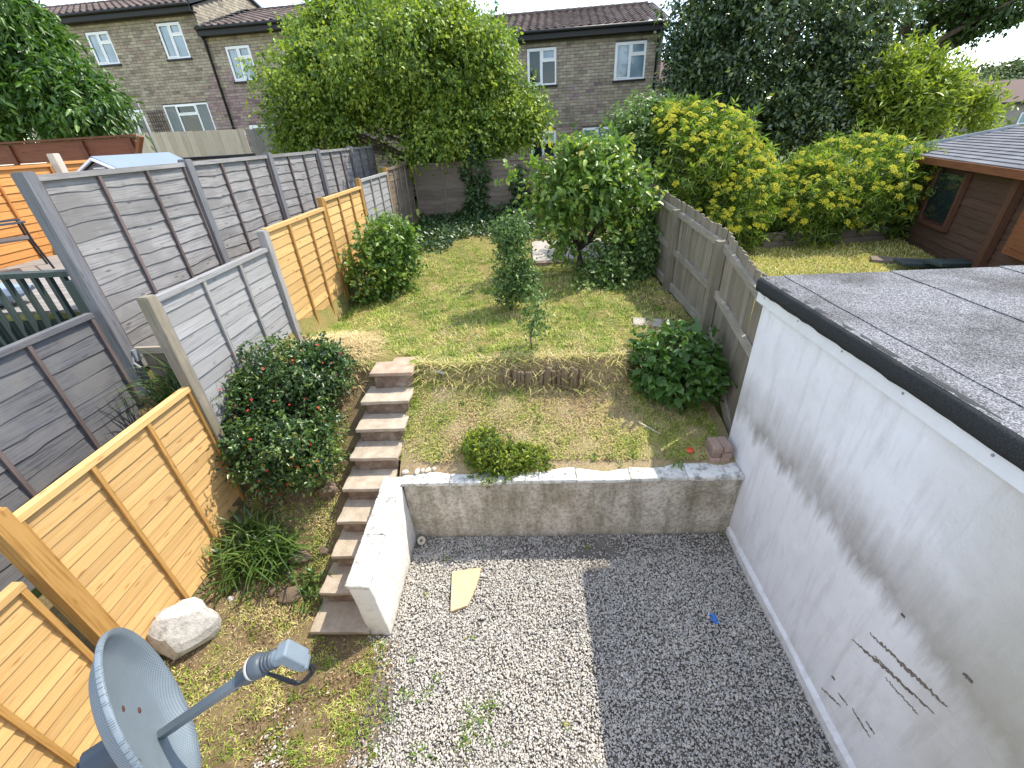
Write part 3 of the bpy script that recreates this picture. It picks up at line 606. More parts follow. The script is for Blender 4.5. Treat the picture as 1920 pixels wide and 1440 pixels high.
# ---------------------------------------------------------------- retaining wall, side wall, steps
rw = thing('retaining_wall', 'algae stained rendered retaining wall with white coping above the gravel', 'wall', (0, 3.42, 0))
rough_box('wall', -1.45, 2.197, 0, .17, -.05, .832, M['retain'], rw, cell=.08, amp=.007, bev=.01, seed=1)
cx = [-1.47, -.93, -.32, .45, 1.02, 1.62, 2.196]
for i in range(6): rough_box('coping_stone', cx[i] + .002, cx[i + 1] - .002, -.022 - .006 * (i % 2), .2, .834, .884 + .004 * (i % 3), M['coping'], rw, cell=.05, amp=.0045, bev=.012, seed=20 + i)
sw = thing('side_wall', 'low white painted side wall between the stone steps and the gravel', 'wall', (0, 0, 0))
def lean(v):
    t = v.z / .8; v.x += -.035 * t * (1 if v.x > -1.53 else -.3); return v
rough_box('wall', -1.63, -1.43, 2.27, 3.415, -.05, .775, M['whitewall'], sw, cell=.07, amp=.007, bev=.015, seed=4, fn=lambda v: Vector((v.x - .02 * max(0, v.z) / .8, v.y - .035 * max(0, v.z) / .8 * (1 if v.y < 2.8 else 0), v.z + .07 * (v.y - 2.27) / 1.15 * (v.z > .4))))
cy = [2.225, 2.75, 3.2, 3.5]
for i in range(3): rough_box('coping_stone', -1.665, -1.455, cy[i] + .002, cy[i + 1] - .002, .0, .05, M['coping'], sw, cell=.05, amp=.008, bev=.014, seed=40 + i, fn=lambda v: Vector((v.x, v.y, v.z + .778 + .07 * (v.y - 2.27) / 1.15)))
st = thing('garden_steps', 'flight of brown stone slab steps climbing from gravel to lawn', 'steps', (0, 0, 0))
SX0 = [-2.20, -2.16, -2.10, -2.09, -2.085, -2.05, -2.03, -2.01, -1.945]; SX1 = [-1.62, -1.64, -1.64, -1.63, -1.545, -1.505, -1.465, -1.44, -1.425]
for i in range(9):
    y = 2.245 + .271 * i; z = .1 + .197 * i + (.03 if i == 8 else 0); dep = .40 if i < 8 else .42
    if i == 0: dep = .42
    rough_box('tread', SX0[i], SX1[i], y, y + dep, z - .045, z, M['slabtop' if i == 8 else 'slab'], st, cell=.045, amp=.0045, bev=.007, seed=60 + i, fn=(lambda ii: (lambda v: Vector((v.x + .004 * math.sin(v.y * 31 + ii), v.y + .003 * math.sin(v.x * 17 + ii), v.z + .006 * math.sin(ii * 2.1) * (v.x + 1.8)))))(i))
    if i: rough_box('riser', SX0[i] + .03, SX1[i] - .03, y + .035, y + .15, z - .25, z - .047, M['riser'], st, cell=.06, amp=.008, bev=.008, seed=80 + i)
    else: rough_box('riser', SX0[i] + .03, SX1[i] - .03, y + .03, y + .2, -.1, z - .047, M['riser'], st, cell=.06, amp=.006, bev=.008, seed=80)
# log edging
le = thing('log_edging', 'row of cut log stakes edging the lawn above the terrace', 'edging', (0, 4.55, 0))
rl = random.Random(5); x = -.33
while x < .62:
    r_ = rl.uniform(.022, .03); zt = 1.64 + rl.uniform(-.05, .02); mb = MB(); tl = rl.uniform(-.02, .02)
    if not (.03 < x < .10): mb.tube([(x, -.03 + rl.uniform(-.01, .01), 1.2), (x + tl, -.03, zt - .008), (x + tl, -.03, zt)], [r_, r_, r_ * .85], 8); mb.build('log', M['log'], le, True)
    x += r_ * 2.05

# ---------------------------------------------------------------- fences
def board_mesh(L_, h, mat, seed, wavy, thick=.008, ax='x'):
    r = random.Random(seed); ns = 16; V = []; ph = [r.uniform(0, 6.28) for _ in range(5)]; kn = [(r.uniform(0, L_), r.uniform(.5, 1.2)) for _ in range(2)]
    for k in range(ns + 1):
        x = L_ * k / ns; wv = wavy * (.5 * math.sin(x * 3.1 + ph[0]) + .35 * math.sin(x * 7.3 + ph[1]) + .25 * math.sin(x * 15 + ph[2]))
        for kx, ka in kn: wv -= wavy * 1.1 * ka * math.exp(-((x - kx) / .06) ** 2)
        bow = .004 * math.sin(x * 2.4 + ph[3]); 
        V += [(x, -.018 + bow, -.012 + wv), (x, -.006, h), (x, -.006 + thick, h), (x, -.018 + thick + bow, -.012 + wv)]
    F = [(4 * k + a, 4 * k + (a + 1) % 4, 4 * k + 4 + (a + 1) % 4, 4 * k + 4 + a) for k in range(ns) for a in range(4)] + [(0, 1, 2, 3), (4 * ns + 3, 4 * ns + 2, 4 * ns + 1, 4 * ns)]
    mb = MB(); mb.add(V, F); return mb.mesh('board', mat)
def lap_panel(label, loc, rz, L_, h, mat, vmat, nb, batt=3, wavy=.008, post=None, postmat=None, group=None, cap=True, seed=0, endpost=False, broken=-1):
    P_ = thing('fence_panel', label, 'fence panel', loc, rz, group); bh = h / nb; ms = [board_mesh(L_, bh, M[mat], seed * 10 + k, wavy) for k in range(5)]
    rs = random.Random(seed)
    for i in range(nb):
        o = inst('board', ms[rs.randrange(5)], P_, (0, 0, i * bh + rs.uniform(-.003, .003)), (rs.uniform(-.012, .012), rs.uniform(-.004, .004), 0))
        if i == broken: o.rotation_euler = (0.05, .03, 0); o.location.z += .015
    bw = .034
    for k in range(batt + 2):
        x = .0 if k == 0 else (L_ - bw if k == batt + 1 else L_ * k / (batt + 1) - bw / 2)
        MB().box(x, x + bw, -.045, -.021, 0, h - .03).build('batten', M[vmat], P_)
    if cap: MB().box(-.005, L_ + .005, -.05, .02, h - .028, h + .018).build('top_rail', M[mat], P_)
    MB().box(0, L_, -.045, -.0215, -.02, .03).build('bottom_rail', M[mat], P_) if False else None
    if post:
        w_, zt, zb, dy = post
        q = MB(); q.box(-w_ - .004, -.006, -w_ / 2 - dy, w_ / 2 - dy, zb, zt - .01); q.box(-w_ + .004, -.014, -w_ / 2 - dy + .008, w_ / 2 - dy - .008, zt - .0101, zt); q.build('post', M[postmat or vmat], P_)
    if endpost:
        w_, zt, zb, dy = endpost
        MB().box(L_ + .006, L_ + w_ + .004, -w_ / 2 - dy, w_ / 2 - dy, zb, zt).build('post', M[postmat or vmat], P_)
    return P_
OX = -3.26; g1 = 'lap panels of the boundary fence'
def own(label, y0, y1, zt, h, mat, vmat, nb, **kw): return lap_panel(label, (OX, y0, zt - h), PI / 2, y1 - y0, h, M and mat, vmat, nb, group=g1, **kw)
own('golden timber fence panel running behind the satellite dish', -.25, 1.58, 1.83, 1.75, 'gold', 'goldv', 17, wavy=.002, seed=1)
own('golden timber fence panel between the thick golden post and the red flowered bush', 1.76, 3.36, 2.19, 1.86, 'gold', 'goldv', 18, wavy=.002, seed=2, post=(.11, 2.0, -.1, .03), batt=2)
own('short silver grey fence panel standing above the red flowered bush', 3.46, 5.34, 3.02, 1.35, 'silver', 'silverv', 10, wavy=.004, seed=3, batt=2, post=(.10, 1.40, -.4, .02), postmat='boardv')
own('golden fence panel rising from the straw bank, next to the silver grey panel', 5.42, 7.20, 3.22, 1.72, 'gold', 'goldv', 14, wavy=.003, seed=4, batt=2, post=(.10, 1.73, -.3, .02), postmat='silverv')
own('golden fence panel with a green leafy shrub growing in front', 7.28, 9.06, 3.34, 1.78, 'gold', 'goldv', 14, wavy=.003, seed=5, batt=2, post=(.08, 1.82, -.2, .0))
own('small silver grey fence panel framed by two golden posts', 9.14, 10.98, 3.45, 1.75, 'silver', 'silverv', 13, wavy=.004, seed=6, batt=2, post=(.08, 1.80, -.2, 0), postmat='goldv')
own('brown fence panel in the far corner under the spreading tree', 11.06, 13.25, 3.52, 1.7, 'brown', 'brownv', 13, wavy=.008, seed=7, batt=3, post=(.08, 1.75, -.2, 0), postmat='goldv')
TX = -4.19; g2 = 'tall grey lap panels along the side path'
tl = ['tall grey wavy lap panel with dark corner post next to the deck railing', 'second tall grey lap panel from the deck railing', 'third tall grey lap panel from the deck railing', 'fourth tall grey lap panel from the deck railing, partly under the tree', 'last tall grey lap panel, deep in the shade of the spreading tree']
ty = [3.90, 5.86, 7.80, 9.70, 11.6, 13.4]
for i in range(5):
    lap_panel(tl[i], (TX, ty[i], 3.98 - 1.85), PI / 2, ty[i + 1] - ty[i] - .12, 1.85, M and 'grey', 'batten', 14, batt=2, wavy=.014, seed=20 + i, post=(.11, 1.90, -1.2 if i == 0 else -.6, .02), postmat='greyv', group=g2)
lap_panel('dark slate coloured lap panel with a split board beside the deck', (TX, 1.86, 2.82 - 1.75), PI / 2, 1.86, 1.75, 'dark', 'batten', 11, batt=2, wavy=.012, seed=31, broken=7, group='dark lap panels below the deck')
lap_panel('dark slate coloured lap panel mostly hidden behind the golden fence', (TX, -.1, 2.82 - 1.75), PI / 2, 1.86, 1.75, 'dark', 'batten', 11, batt=2, wavy=.012, seed=32, group='dark lap panels below the deck')
# little gate at the path
gt = thing('path_gate', 'low grey boarded gate across the narrow side path', 'gate', (-4.12, 3.95, 1.55))
for k in range(7): MB().box(.02 + k * .118, .13 + k * .118, -.01, .012, .0, .78).build('board', M['boardv'], gt)
MB().box(0, .86, -.05, -.012, .76, .83).build('top_rail', M['boardx'], gt)
MB().box(-.03, .03, -.1, -.051, .70, .82).tube([(0, -.1, .76), (.0, -.13, .7), (.05, -.13, .64)], .012, 6).build('latch', M['lead'], gt)
# back fence (faces the camera)
g3 = 'lap panels of the rear fence'; BY = 13.35
for i, (x0, x1, lb) in enumerate([(-3.15, -1.46, 'brown lap panel of the rear fence between the corner and the ivy post'), (-1.36, .5, 'grey brown lap panel of the rear fence right of the ivy post'), (.6, 2.4, 'grey brown lap panel of the rear fence behind the small tree')]):
    lap_panel(lb, (x0, BY, 1.80), 0, x1 - x0, 1.68, 'brown', 'brownv', 13, batt=1, wavy=.02, seed=50 + i, group=g3, post=(.09, 1.75, -.2, 0) if i else None, postmat='brownv')
# right fence of vertical feather-edge boards, three bays
g4 = 'bays of the vertical board fence'; FX = 2.37
def vbay(label, y0, y1, t0, t1, b0, b1, seed, post=True):
    P_ = thing('board_fence', label, 'fence', (FX, y0, 0), PI / 2, g4); r = random.Random(seed); L_ = y1 - y0; n_ = int(L_ / .095)
    ms = []
    for k in range(4):
        mb = MB(); jx = r.uniform(-.004, .004); mb.add([(0, 0, 0), (.105, .0, 0), (.105, .016, 0), (0, .009, 0), (jx, 0, 1), (.105 + jx, 0, 1 + r.uniform(-.006, .006)), (.105 + jx, .016, 1), (jx, .009, 1)], [(0, 1, 5, 4), (1, 2, 6, 5), (2, 3, 7, 6), (3, 0, 4, 7), (4, 5, 6, 7), (3, 2, 1, 0)]); ms.append(mb.mesh('board', M['boardv']))
    for k in range(n_):
        t = (k + .5) / n_; zb = b0 + (b1 - b0) * t; zt = t0 + (t1 - t0) * t + r.uniform(-.012, .012)
        inst('board', ms[k % 4], P_, (L_ * k / n_, .0 + .007 * (k % 2), zb), (r.uniform(-.01, .01), r.uniform(-.012, .012), 0), (L_ / n_ / .1 * .9, 1, zt - zb))
    for f_, dz in ((0, -.16), (1, -.72)):
        MB().bar((0.03, .042, t0 + dz), (L_ - .02, .042, t1 + dz), .045, .08).build('rail', M['boardx'], P_)
    MB().bar((0.03, .034, b0 + .05), (L_ - .02, .034, b1 + .05), .03, .13).build('gravel_board', M['boardx'], P_)
    if post: MB().box(L_ - .06, L_ + .05, .022, .13, b1 - .3, t1 - .10).build('post', M['boardv'], P_)
    return P_
vbay('vertical board fence bay stepping down to the garage corner behind the hydrangea', 3.95, 5.25, 2.66, 2.98, .75, 1.70, 1)
vbay('middle bay of the vertical board fence between two square posts', 5.30, 6.98, 2.99, 3.07, 1.70, 1.74, 2)
vbay('vertical board fence bay running into the foliage behind the small tree', 7.03, 8.7, 3.08, 3.14, 1.72, 1.80, 3)
vbay('vertical board fence bay hidden under the tall leafy shrub', 8.75, 10.4, 3.14, 3.16, 1.75, 1.85, 4)
# ---------------------------------------------------------------- left neighbour
g5 = 'orange lap panels beyond the deck'
lap_panel('orange lap panel behind the garden chairs', (-8, 5.95, 2.58), PI / 2, 1.9, 1.46, 'orange', 'orangev', 13, batt=1, wavy=.003, seed=61, group=g5)
lap_panel('orange lap panel beside the pale post, cut off by the plastic shed', (-8, 8.05, 2.60), PI / 2, 1.7, 1.46, 'orange', 'orangev', 13, batt=2, wavy=.003, seed=62, group=g5, post=(.12, 1.60, -.1, .04), postmat='pale')
lap_panel('orange lap panel at the very edge behind the first garden chair', (-8, 4.0, 2.56), PI / 2, 1.9, 1.46, 'orange', 'orangev', 13, batt=2, wavy=.003, seed=63, group=g5)
rd = thing('red_brown_screen', 'low red brown stained timber screen below the cherry tree', 'screen', (-12.1, 9.6, 3.35))
for k in range(3): MB().box(0, 4.35, -.01 + .004 * k, .012 + .004 * k, k * .36, k * .36 + .352).build('board', M['redwood'], rd)
for xx in (.15, 1.65, 3.2, 4.2): MB().box(xx, xx + .1, -.05, -.011, -.3, 1.05).build('post', M['redwood'], rd)
MB().box(-.05, 4.4, -.06, .03, 1.081, 1.115).build('top_rail', M['redwood'], rd); MB().bar((4.33, -.08, .72), (4.52, -.02, 1.07), .18, .05).build('brace', M['trim_or'], rd)
pf = thing('close_board_fence', 'pale new close board fence below the uphill house windows', 'fence', (-13.3, 15.3, 2.6), -.02)
rs = random.Random(9)
for k in range(22): MB().box(k * .21, k * .21 + .204, rs.uniform(-.006, .006), .022, 0, 2.12 - .004 * k + rs.uniform(-.006, .006)).build('board', M['pale'], pf)
for k in range(5): MB().box(.204 * 22 + .22 + k * .21, .204 * 22 + .42 + k * .21, rs.uniform(-.006, .006), .022, 0, 2.02 + rs.uniform(-.006, .006)).build('board', M['silverv'], pf)
cl = thing('washing_line_pole', 'thin grey washing line pole leaning in front of the pale fence', 'pole', (-9.28, 12, 2.5)); mb = MB(); mb.tube([(0, 0, 0), (.05, 0, 2.74)], .022, 8); mb.build('pole', M['metal'], cl, True)
mb = MB(); mb.tube([(.05, 0, 2.72), (1.1, 1.0, 2.25), (2.6, 2.6, 1.75)], .0025, 5); mb.build('line', M['metal'], cl)
# plastic shed
ps = thing('plastic_shed', 'small grey plastic shed with blue grey gable roof behind the tall grey fence', 'shed', (-6.97, 7.6, 2.2), .09)
hw = .62; zr = 1.895; zeav = 1.55
mb = MB(); mb.box(-hw + .08, hw - .08, .06, 1.85, 0, zeav); mb.add([(-hw + .08, .062, zeav), (hw - .08, .062, zeav), (0, .062, zr - .04), (-hw + .08, 1.848, zeav), (hw - .08, 1.848, zeav), (0, 1.848, zr - .04)], [(0, 1, 2), (5, 4, 3), (0, 2, 5, 3), (1, 4, 5, 2)]); mb.build('wall', M['plaswall'], ps)
for s in (-1, 1):
    mb = MB(); mb.add([(0, 0, zr), (s * hw, 0, zeav - .02), (s * hw, 2.0, zeav - .02), (0, 2.0, zr), (0, 0, zr + .03), (s * hw, 0, zeav + .01), (s * hw, 2.0, zeav + .01), (0, 2.0, zr + .03)], [(0, 1, 2, 3), (4, 7, 6, 5), (0, 4, 5, 1), (1, 5, 6, 2), (2, 6, 7, 3), (3, 7, 4, 0)]); mb.build('roof_panel', M['plasroof'], ps)
    mb = MB(); mb.bar((0, -.012, zr - .01), (s * (hw + .02), -.012, zeav - .025), .03, .055, (0, 1, 0)); mb.build('barge_board', M['upvc'], ps)
vt = MB()
for k in range(4): vt.box(-.09, .09, .045, .0585, zr - .26 + k * .035, zr - .24 + k * .035)
vt.build('vent', M['upvc'], ps)
# deck, railing, chairs
dk = thing('timber_deck', 'raised timber deck with dark green railing beside the dark fence panel', 'deck', (-8, 4.05, 0))
for k in range(22): MB().box(0.05, 3.75, .12 + k * .148, .26 + k * .148, 2.70, 2.728).build('deck_board', M['deckx'], dk)
MB().box(.0, 3.76, .02, .12, 3.10, 3.15).build('hand_rail', M['deck'], dk)
for k in range(24): MB().box(.06 + k * .155, .105 + k * .155, .05, .09, 2.15, 3.098).build('baluster', M['deck'], dk)
MB().box(0, 3.76, .125, .15, 1.5, 2.62).build('skirting', M['deck'], dk)
MB().box(3.5, 3.74, -.1, .019, 1.5, 3.08).build('corner_panel', M['deck'], dk)
def chair(label, loc, rz):
    c = thing('garden_chair', label, 'chair', loc, rz, 'dark metal garden chairs on the deck')
    MB().box(-.25, .25, -.24, .24, .42, .435).build('seat', M['textile'], c)
    mb = MB(); mb.add([(-.25, .22, .43), (.25, .22, .43), (.25, .34, .92), (-.25, .34, .92), (-.25, .235, .43), (.25, .235, .43), (.25, .355, .92), (-.25, .355, .92)], [(3, 2, 1, 0), (4, 5, 6, 7), (0, 1, 5, 4), (1, 2, 6, 5), (2, 3, 7, 6), (3, 0, 4, 7)]); mb.build('backrest', M['textile'], c)
    for s in (-1, 1):
        mb = MB(); mb.tube([(s * .27, -.27, 0), (s * .27, -.22, .42), (s * .27, -.22, .64)], .014, 6); mb.build('leg', M['cable'], c)
        mb = MB(); mb.tube([(s * .27, .33, 0), (s * .27, .22, .42), (s * .27, .35, .93)], .014, 6); mb.build('leg', M['cable'], c)
        MB().box(s * .27 - .03, s * .27 + .03, -.26, .30, .64, .665).build('armrest', M['dishd'], c)
    mb = MB(); mb.tube([(-.27, -.25, .18), (.27, -.25, .18)], .01, 6); mb.build('stretcher', M['cable'], c)
    return c
chair('dark mesh garden chair with arms facing away from the orange fence', (-7.35, 6.05, 2.73), 2.5)
chair('dark mesh garden chair at the deck edge, only its seat and legs in view', (-7.45, 5.15, 2.73), 1.7)
bag = rock_mesh('storage_bag', M['bluecloth'], 4, 2, .2); bo = inst('storage_bag', bag, None, (-6.0, 4.35, 2.86), (0, 0, .3), (.55, .22, .14)); tag(bo, 'pale blue bag lying on the deck behind the railing', 'bag')
# washing airer with dark clothes
ai = thing('clothes_airer', 'clothes airer hung with dark laundry near the patio door', 'airer', (-6.9, 12.6, 2.3), -.05)
mb = MB()
for s in (0, 1.9): mb.tube([(s, -.3, 0), (s, .3, 1.5)], .012, 6); mb.tube([(s, .3, 0), (s, -.3, 1.5)], .012, 6)
for k in range(4): mb.tube([(0, -.28 + k * .19, 1.5), (1.9, -.28 + k * .19, 1.5)], .008, 5)
mb.build('frame', M['metal'], ai)
rs = random.Random(3)
for k in range(8):
    a = .05 + k * .23; hh = rs.uniform(.25, .55); mb = MB(); V = []
    for i in range(7):
        x = a + .2 * i / 6; V += [(x, -.29 + .02 * math.sin(i * 1.7 + k), 1.5 + .012), (x, -.29 + .05 * math.sin(i * 1.3 + k), 1.5 - hh), (x, -.26 + .02 * math.sin(i * 1.7 + k), 1.5 + .012), (x, -.26 + .05 * math.sin(i * 1.3 + k), 1.5 - hh)]
    mb.add(V, [(4 * i, 4 * i + 1, 4 * i + 5, 4 * i + 4) for i in range(6)] + [(4 * i + 2, 4 * i + 6, 4 * i + 7, 4 * i + 3) for i in range(6)]); mb.build('garment', M['blackcloth' if k not in (3, 5) else ('bluecloth' if k == 5 else 'textile')], ai)
ww = thing('water_butt_lid', 'low black box roof behind the tall grey fence near the plastic shed', 'box', (-8.2, 10.6, 2.3))
rough_box('box', 0, 1.7, 0, .8, 0, 1.62, M['black'], ww, cell=.3, amp=.01, bev=.02); MB().box(-.05, 1.75, -.06, .86, 1.64, 1.70).build('lid', M['black'], ww)
# ---------------------------------------------------------------- right neighbour's shed
A_ = np.array([7.85, 10.5]); Bv = unit(np.array([6.56, 6.4]) - A_); ang = math.atan2(Bv[1], Bv[0])
sh = thing('garden_shed', 'dark brown timber garden shed with grey shingle roof beyond the garage', 'shed', (A_[0], A_[1], 1.75), ang)
# local x runs along the eave towards the camera, local +y points to the ridge
Ls = 6.2; zE = 3.33 - 1.75; rise = .36; yR = 1.9
rows = 13; rt = random.Random(2)
rfm = MB()
for r in range(rows):
    t0, t1 = r / rows, (r + 1.15) / rows; k = 0; x = -.02 + (r % 2) * .1
    while x < Ls:
        x1 = min(Ls, x + .2); T = rt.uniform(.1, .9); ya, yb = yR * t0, yR * t1; za, zb = zE + rise * t0 + .022, zE + rise * t1 + .006
        rfm.add([(x, ya, za - .014), (x1 - .004, ya, za - .014), (x1 - .004, ya, za), (x, ya, za), (x, yb, zb), (x1 - .004, yb, zb)], [(0, 1, 2, 3), (3, 2, 5, 4)], T); x += .2
M['shingle'] = tintm('grey_shingle', [(0, (.095, .098, .112)), (.5, (.14, .144, .162)), (1, (.19, .194, .215))], .85, .3, 25, .4, .2)
ro = rfm.build('roof_shingles', M['shingle'], sh); stuff(ro)
MB().add([(-.03, 0, zE), (Ls, 0, zE), (Ls, yR, zE + rise), (-.03, yR, zE + rise), (-.03, 3.8, zE), (Ls, 3.8, zE)], [(0, 1, 2, 3), (3, 2, 5, 4)]).build('roof_deck', M['shedwood'], sh)
MB().bar((-.04, -.02, zE + .03), (-.04, yR, zE + rise + .03), .03, .06).build('verge_trim', M['lead'], sh)
MB().box(-.02, Ls, -.03, -.002, zE - .10, zE + .005).build('fascia', M['trim_or'], sh)
for k in range(11):
    wb = MB(); z0, z1 = .0 + k * .135, .0 + (k + 1) * .135
    wb.add([(.1, .22, z0), (Ls, .22, z0), (Ls, .235, z1), (.1, .235, z1), (.1, .27, z0), (Ls, .27, z0), (Ls, .27, z1), (.1, .27, z1)], [(0, 1, 2, 3), (7, 6, 5, 4), (0, 4, 5, 1), (3, 2, 6, 7), (0, 3, 7, 4), (1, 5, 6, 2)]); wb.build('weatherboard', M['shedwood'], sh)
MB().box(.1, .16, .28, 3.6, 0, zE).box(.17, Ls, .28, .32, 0, zE).build('side_wall', M['shedwood'], sh)
def shx(u, v):
    d = ray(u, v); e = np.array([math.cos(ang), math.sin(ang)]); nn_ = np.array([-e[1], e[0]]); c = A_ + nn_ * .2
    t = ((c - O[:2]) @ nn_) / (d[:2] @ nn_); p = O + d * t; return (p[:2] - A_) @ e, p[2] - 1.75
wx0, wx1 = shx(1762, 330)[0], shx(1812, 340)[0]
MB().box(wx0, wx1, .17, .215, .62, 1.36).build('window', M['dglass'], sh)
for (a, b_, c, d) in ((wx0 - .07, wx0 + .01, .56, 1.42), (wx1 - .01, wx1 + .07, .56, 1.42)): MB().box(a, b_, .15, .216, c, d).build('window_trim', M['shedwoodv'], sh)
MB().box(wx0 - .07, wx1 + .07, .149, .2165, .50, .56).build('window_trim', M['shedwoodv'], sh)
px0 = shx(1865, 450)[0]
MB().box(px0 - .07, px0 + .07, .12, .216, 0, zE - .1).build('corner_post', M['shedwoodv'], sh)
px1 = shx(1905, 440)[0]
MB().box(px1, px1 + .9, .14, .2165, .55, 1.3).box(px1 + .1, px1 + .8, .12, .139, .65, 1.2).build('panel', M['trim_or'], sh)
# sleepers and oddments on the neighbour's lawn
for k, zz in enumerate((1.76, 1.93)):
    o = rough_box('sleeper', -1.2, 1.3, -.06, .06, 0, .165, M['brown'], None, cell=.2, amp=.006, bev=.012, seed=k, loc=(6.0, 9.15 + .01 * k, zz)); o.rotation_euler = (0, 0, .06)
    tag(o, ['lower timber sleeper of the border below the yellow flowers', 'upper timber sleeper of the border below the yellow flowers'][k], 'sleeper', 'border sleepers')
for k, (u, v, w_) in enumerate([(1700, 487, .5), (1760, 500, .6), (1790, 506, .45)]):
    p = onZ(u, v, 1.85); o = rough_box('timber_offcut', -w_, w_, -.16, .16, 0, .06, M['brown' if k == 0 else 'deck'], None, cell=.3, amp=.004, bev=.01, seed=k + 9, loc=(p[0], p[1], 1.79 + .07 * k)); o.rotation_euler = (0, .04 * k, -.5 + .3 * k)
    tag(o, ['brown board lying on the grass by the shed', 'dark board lying against the shed foot', 'short dark board lying on top at the shed foot'][k], 'board')

# ---------------------------------------------------------------- foliage engine
def fbm(p, f, seed=0):
    r = np.random.default_rng(seed); v = np.zeros(len(p)); a = 1.
    for o in range(4):
        for k in range(4): d = r.normal(size=3); d /= np.linalg.norm(d); v += a * np.sin(p @ d * f * (1.9 ** o) * 6.28 + r.uniform(0, 6.28)) / 4
        a *= .6
    return v / 1.2
T2 = (np.array([(0, 0, 0), (.45, .5, .10), (1, 0, -.12), (.45, -.5, .10)]), np.array([(0, 1, 2), (0, 2, 3)]))
T4 = (np.array([(0, 0, 0), (.25, .42, .06), (.65, .36, .06), (1, 0, -.14), (.65, -.36, .06), (.25, -.42, .06)]), np.array([(0, 2, 1), (0, 3, 2), (0, 4, 3), (0, 5, 4)]))
def leaf_obj(name, pos, axis, nrm, ln, wd, tint, mat, parent=None, tmpl=T2, kind=None):
    axis = unit(axis); nrm = unit(nrm - axis * np.sum(nrm * axis, 1, keepdims=True)); b_ = np.cross(nrm, axis)
    t, f_ = tmpl; N = len(pos); k = len(t)
    V = pos[:, None, :] + axis[:, None, :] * (t[None, :, 0:1] * ln[:, None, None]) + b_[:, None, :] * (t[None, :, 1:2] * wd[:, None, None]) + nrm[:, None, :] * (t[None, :, 2:3] * ln[:, None, None])
    F = (np.arange(N) * k)[:, None, None] + f_[None]
    me = nmesh(name, V.reshape(-1, 3), F.reshape(-1, 3), np.repeat(tint, k), mat)
    o = link(bpy.data.objects.new(name, me)); o.parent = parent
    if kind: o['kind'] = kind
    return o
def EP(u, v, y, ru, rv, rd=None):
    d = ray(u, v); t = y / d[1]; c = O + d * t; s = t / F_PX; return (c, np.array([ru * s, (rd if rd else (ru + rv) / 2) * s, rv * s]))
def sprays(ells, ntw, kl, L_, W_, seed, twl=.3, shell=.5, gap=-.35, gf=.8, up=.15, droop=.25, tmean=.5, tsp=.22, zmin=None, clip=None, clump=None):
    r = np.random.default_rng(seed); wts = np.array([(e[1][0] * e[1][1] * e[1][2]) ** .62 for e in ells]); wts /= wts.sum()
    C = np.array([e[0] for e in ells]); R_ = np.array([e[1] for e in ells])
    if clump: R_ = np.maximum(R_ - .75 * clump[1], .35 * R_)
    idx = r.choice(len(ells), ntw, p=wts); d = unit(r.normal(size=(ntw, 3))); rad = (shell ** 3 + (1.12 ** 3 - shell ** 3) * r.random(ntw)) ** (1 / 3)
    p = C[idx] + d * R_[idx] * rad[:, None]; p += .12 * R_[idx] * r.normal(size=(ntw, 3)) * .6
    if clump:
        nc, cr, fl = clump; ci = r.choice(ntw, nc, replace=False); cc = p[ci]; cd = d[ci]; cidx = idx[ci]; w_ = r.lognormal(0, .5, nc); w_ /= w_.sum()
        j = r.choice(nc, ntw, p=w_); off = unit(r.normal(size=(ntw, 3))) * (r.random(ntw) ** .45)[:, None] * cr * r.uniform(.6, 1.3, nc)[j][:, None]; off[:, 2] *= fl
        off[:, 2] -= .25 * cr * np.clip(np.linalg.norm(off[:, :2], axis=1) / cr, 0, 1.5) ** 2 * (1 - fl)
        p = cc[j] + off; d = unit(cd[j] * .6 + off / cr); idx = cidx[j]
    keep = fbm(p, gf, seed) > gap
    if zmin is not None: keep &= p[:, 2] > zmin
    if clip is not None: keep &= clip(p)
    p, d, idx = p[keep], d[keep], idx[keep]; n_ = len(p)
    td = unit(d * R_[idx].mean(1, keepdims=True) / R_[idx] * .8 + r.normal(size=(n_, 3)) * .55 + np.array([0, 0, up - droop * .5]))
    cl = np.clip(tmean + .16 * fbm(p, .7, seed + 5) + r.normal(size=n_) * tsp * .45, 0, 1)
    s = np.linspace(0, 1, kl)[None, :] + r.uniform(-.1, .1, (n_, kl)); pos = p[:, None, :] + td[:, None, :] * (s * twl)[..., None]
    pos[..., 2] -= (s ** 2) * twl * droop * .6
    pos += r.normal(size=pos.shape) * twl * .06
    side = unit(r.normal(size=(n_, kl, 3))); ax = unit(td[:, None, :] * .6 + side * .85 + np.array([0, 0, -droop]))
    nr = np.array([0, 0, 1.]) * .75 + d[:, None, :] * .35 + r.normal(size=(n_, kl, 3)) * .55
    ti = np.clip(cl[:, None] + r.normal(size=(n_, kl)) * tsp * .6 + .12 * (s - .5), 0, 1); sz = r.uniform(.65, 1.25, (n_, kl))
    f3 = lambda a: np.broadcast_to(a, (n_, kl, 3)).reshape(-1, 3)
    return f3(pos), f3(ax), f3(nr), (sz * L_).ravel(), (sz * W_ * r.uniform(.8, 1.2, (n_, kl))).ravel(), ti.ravel()
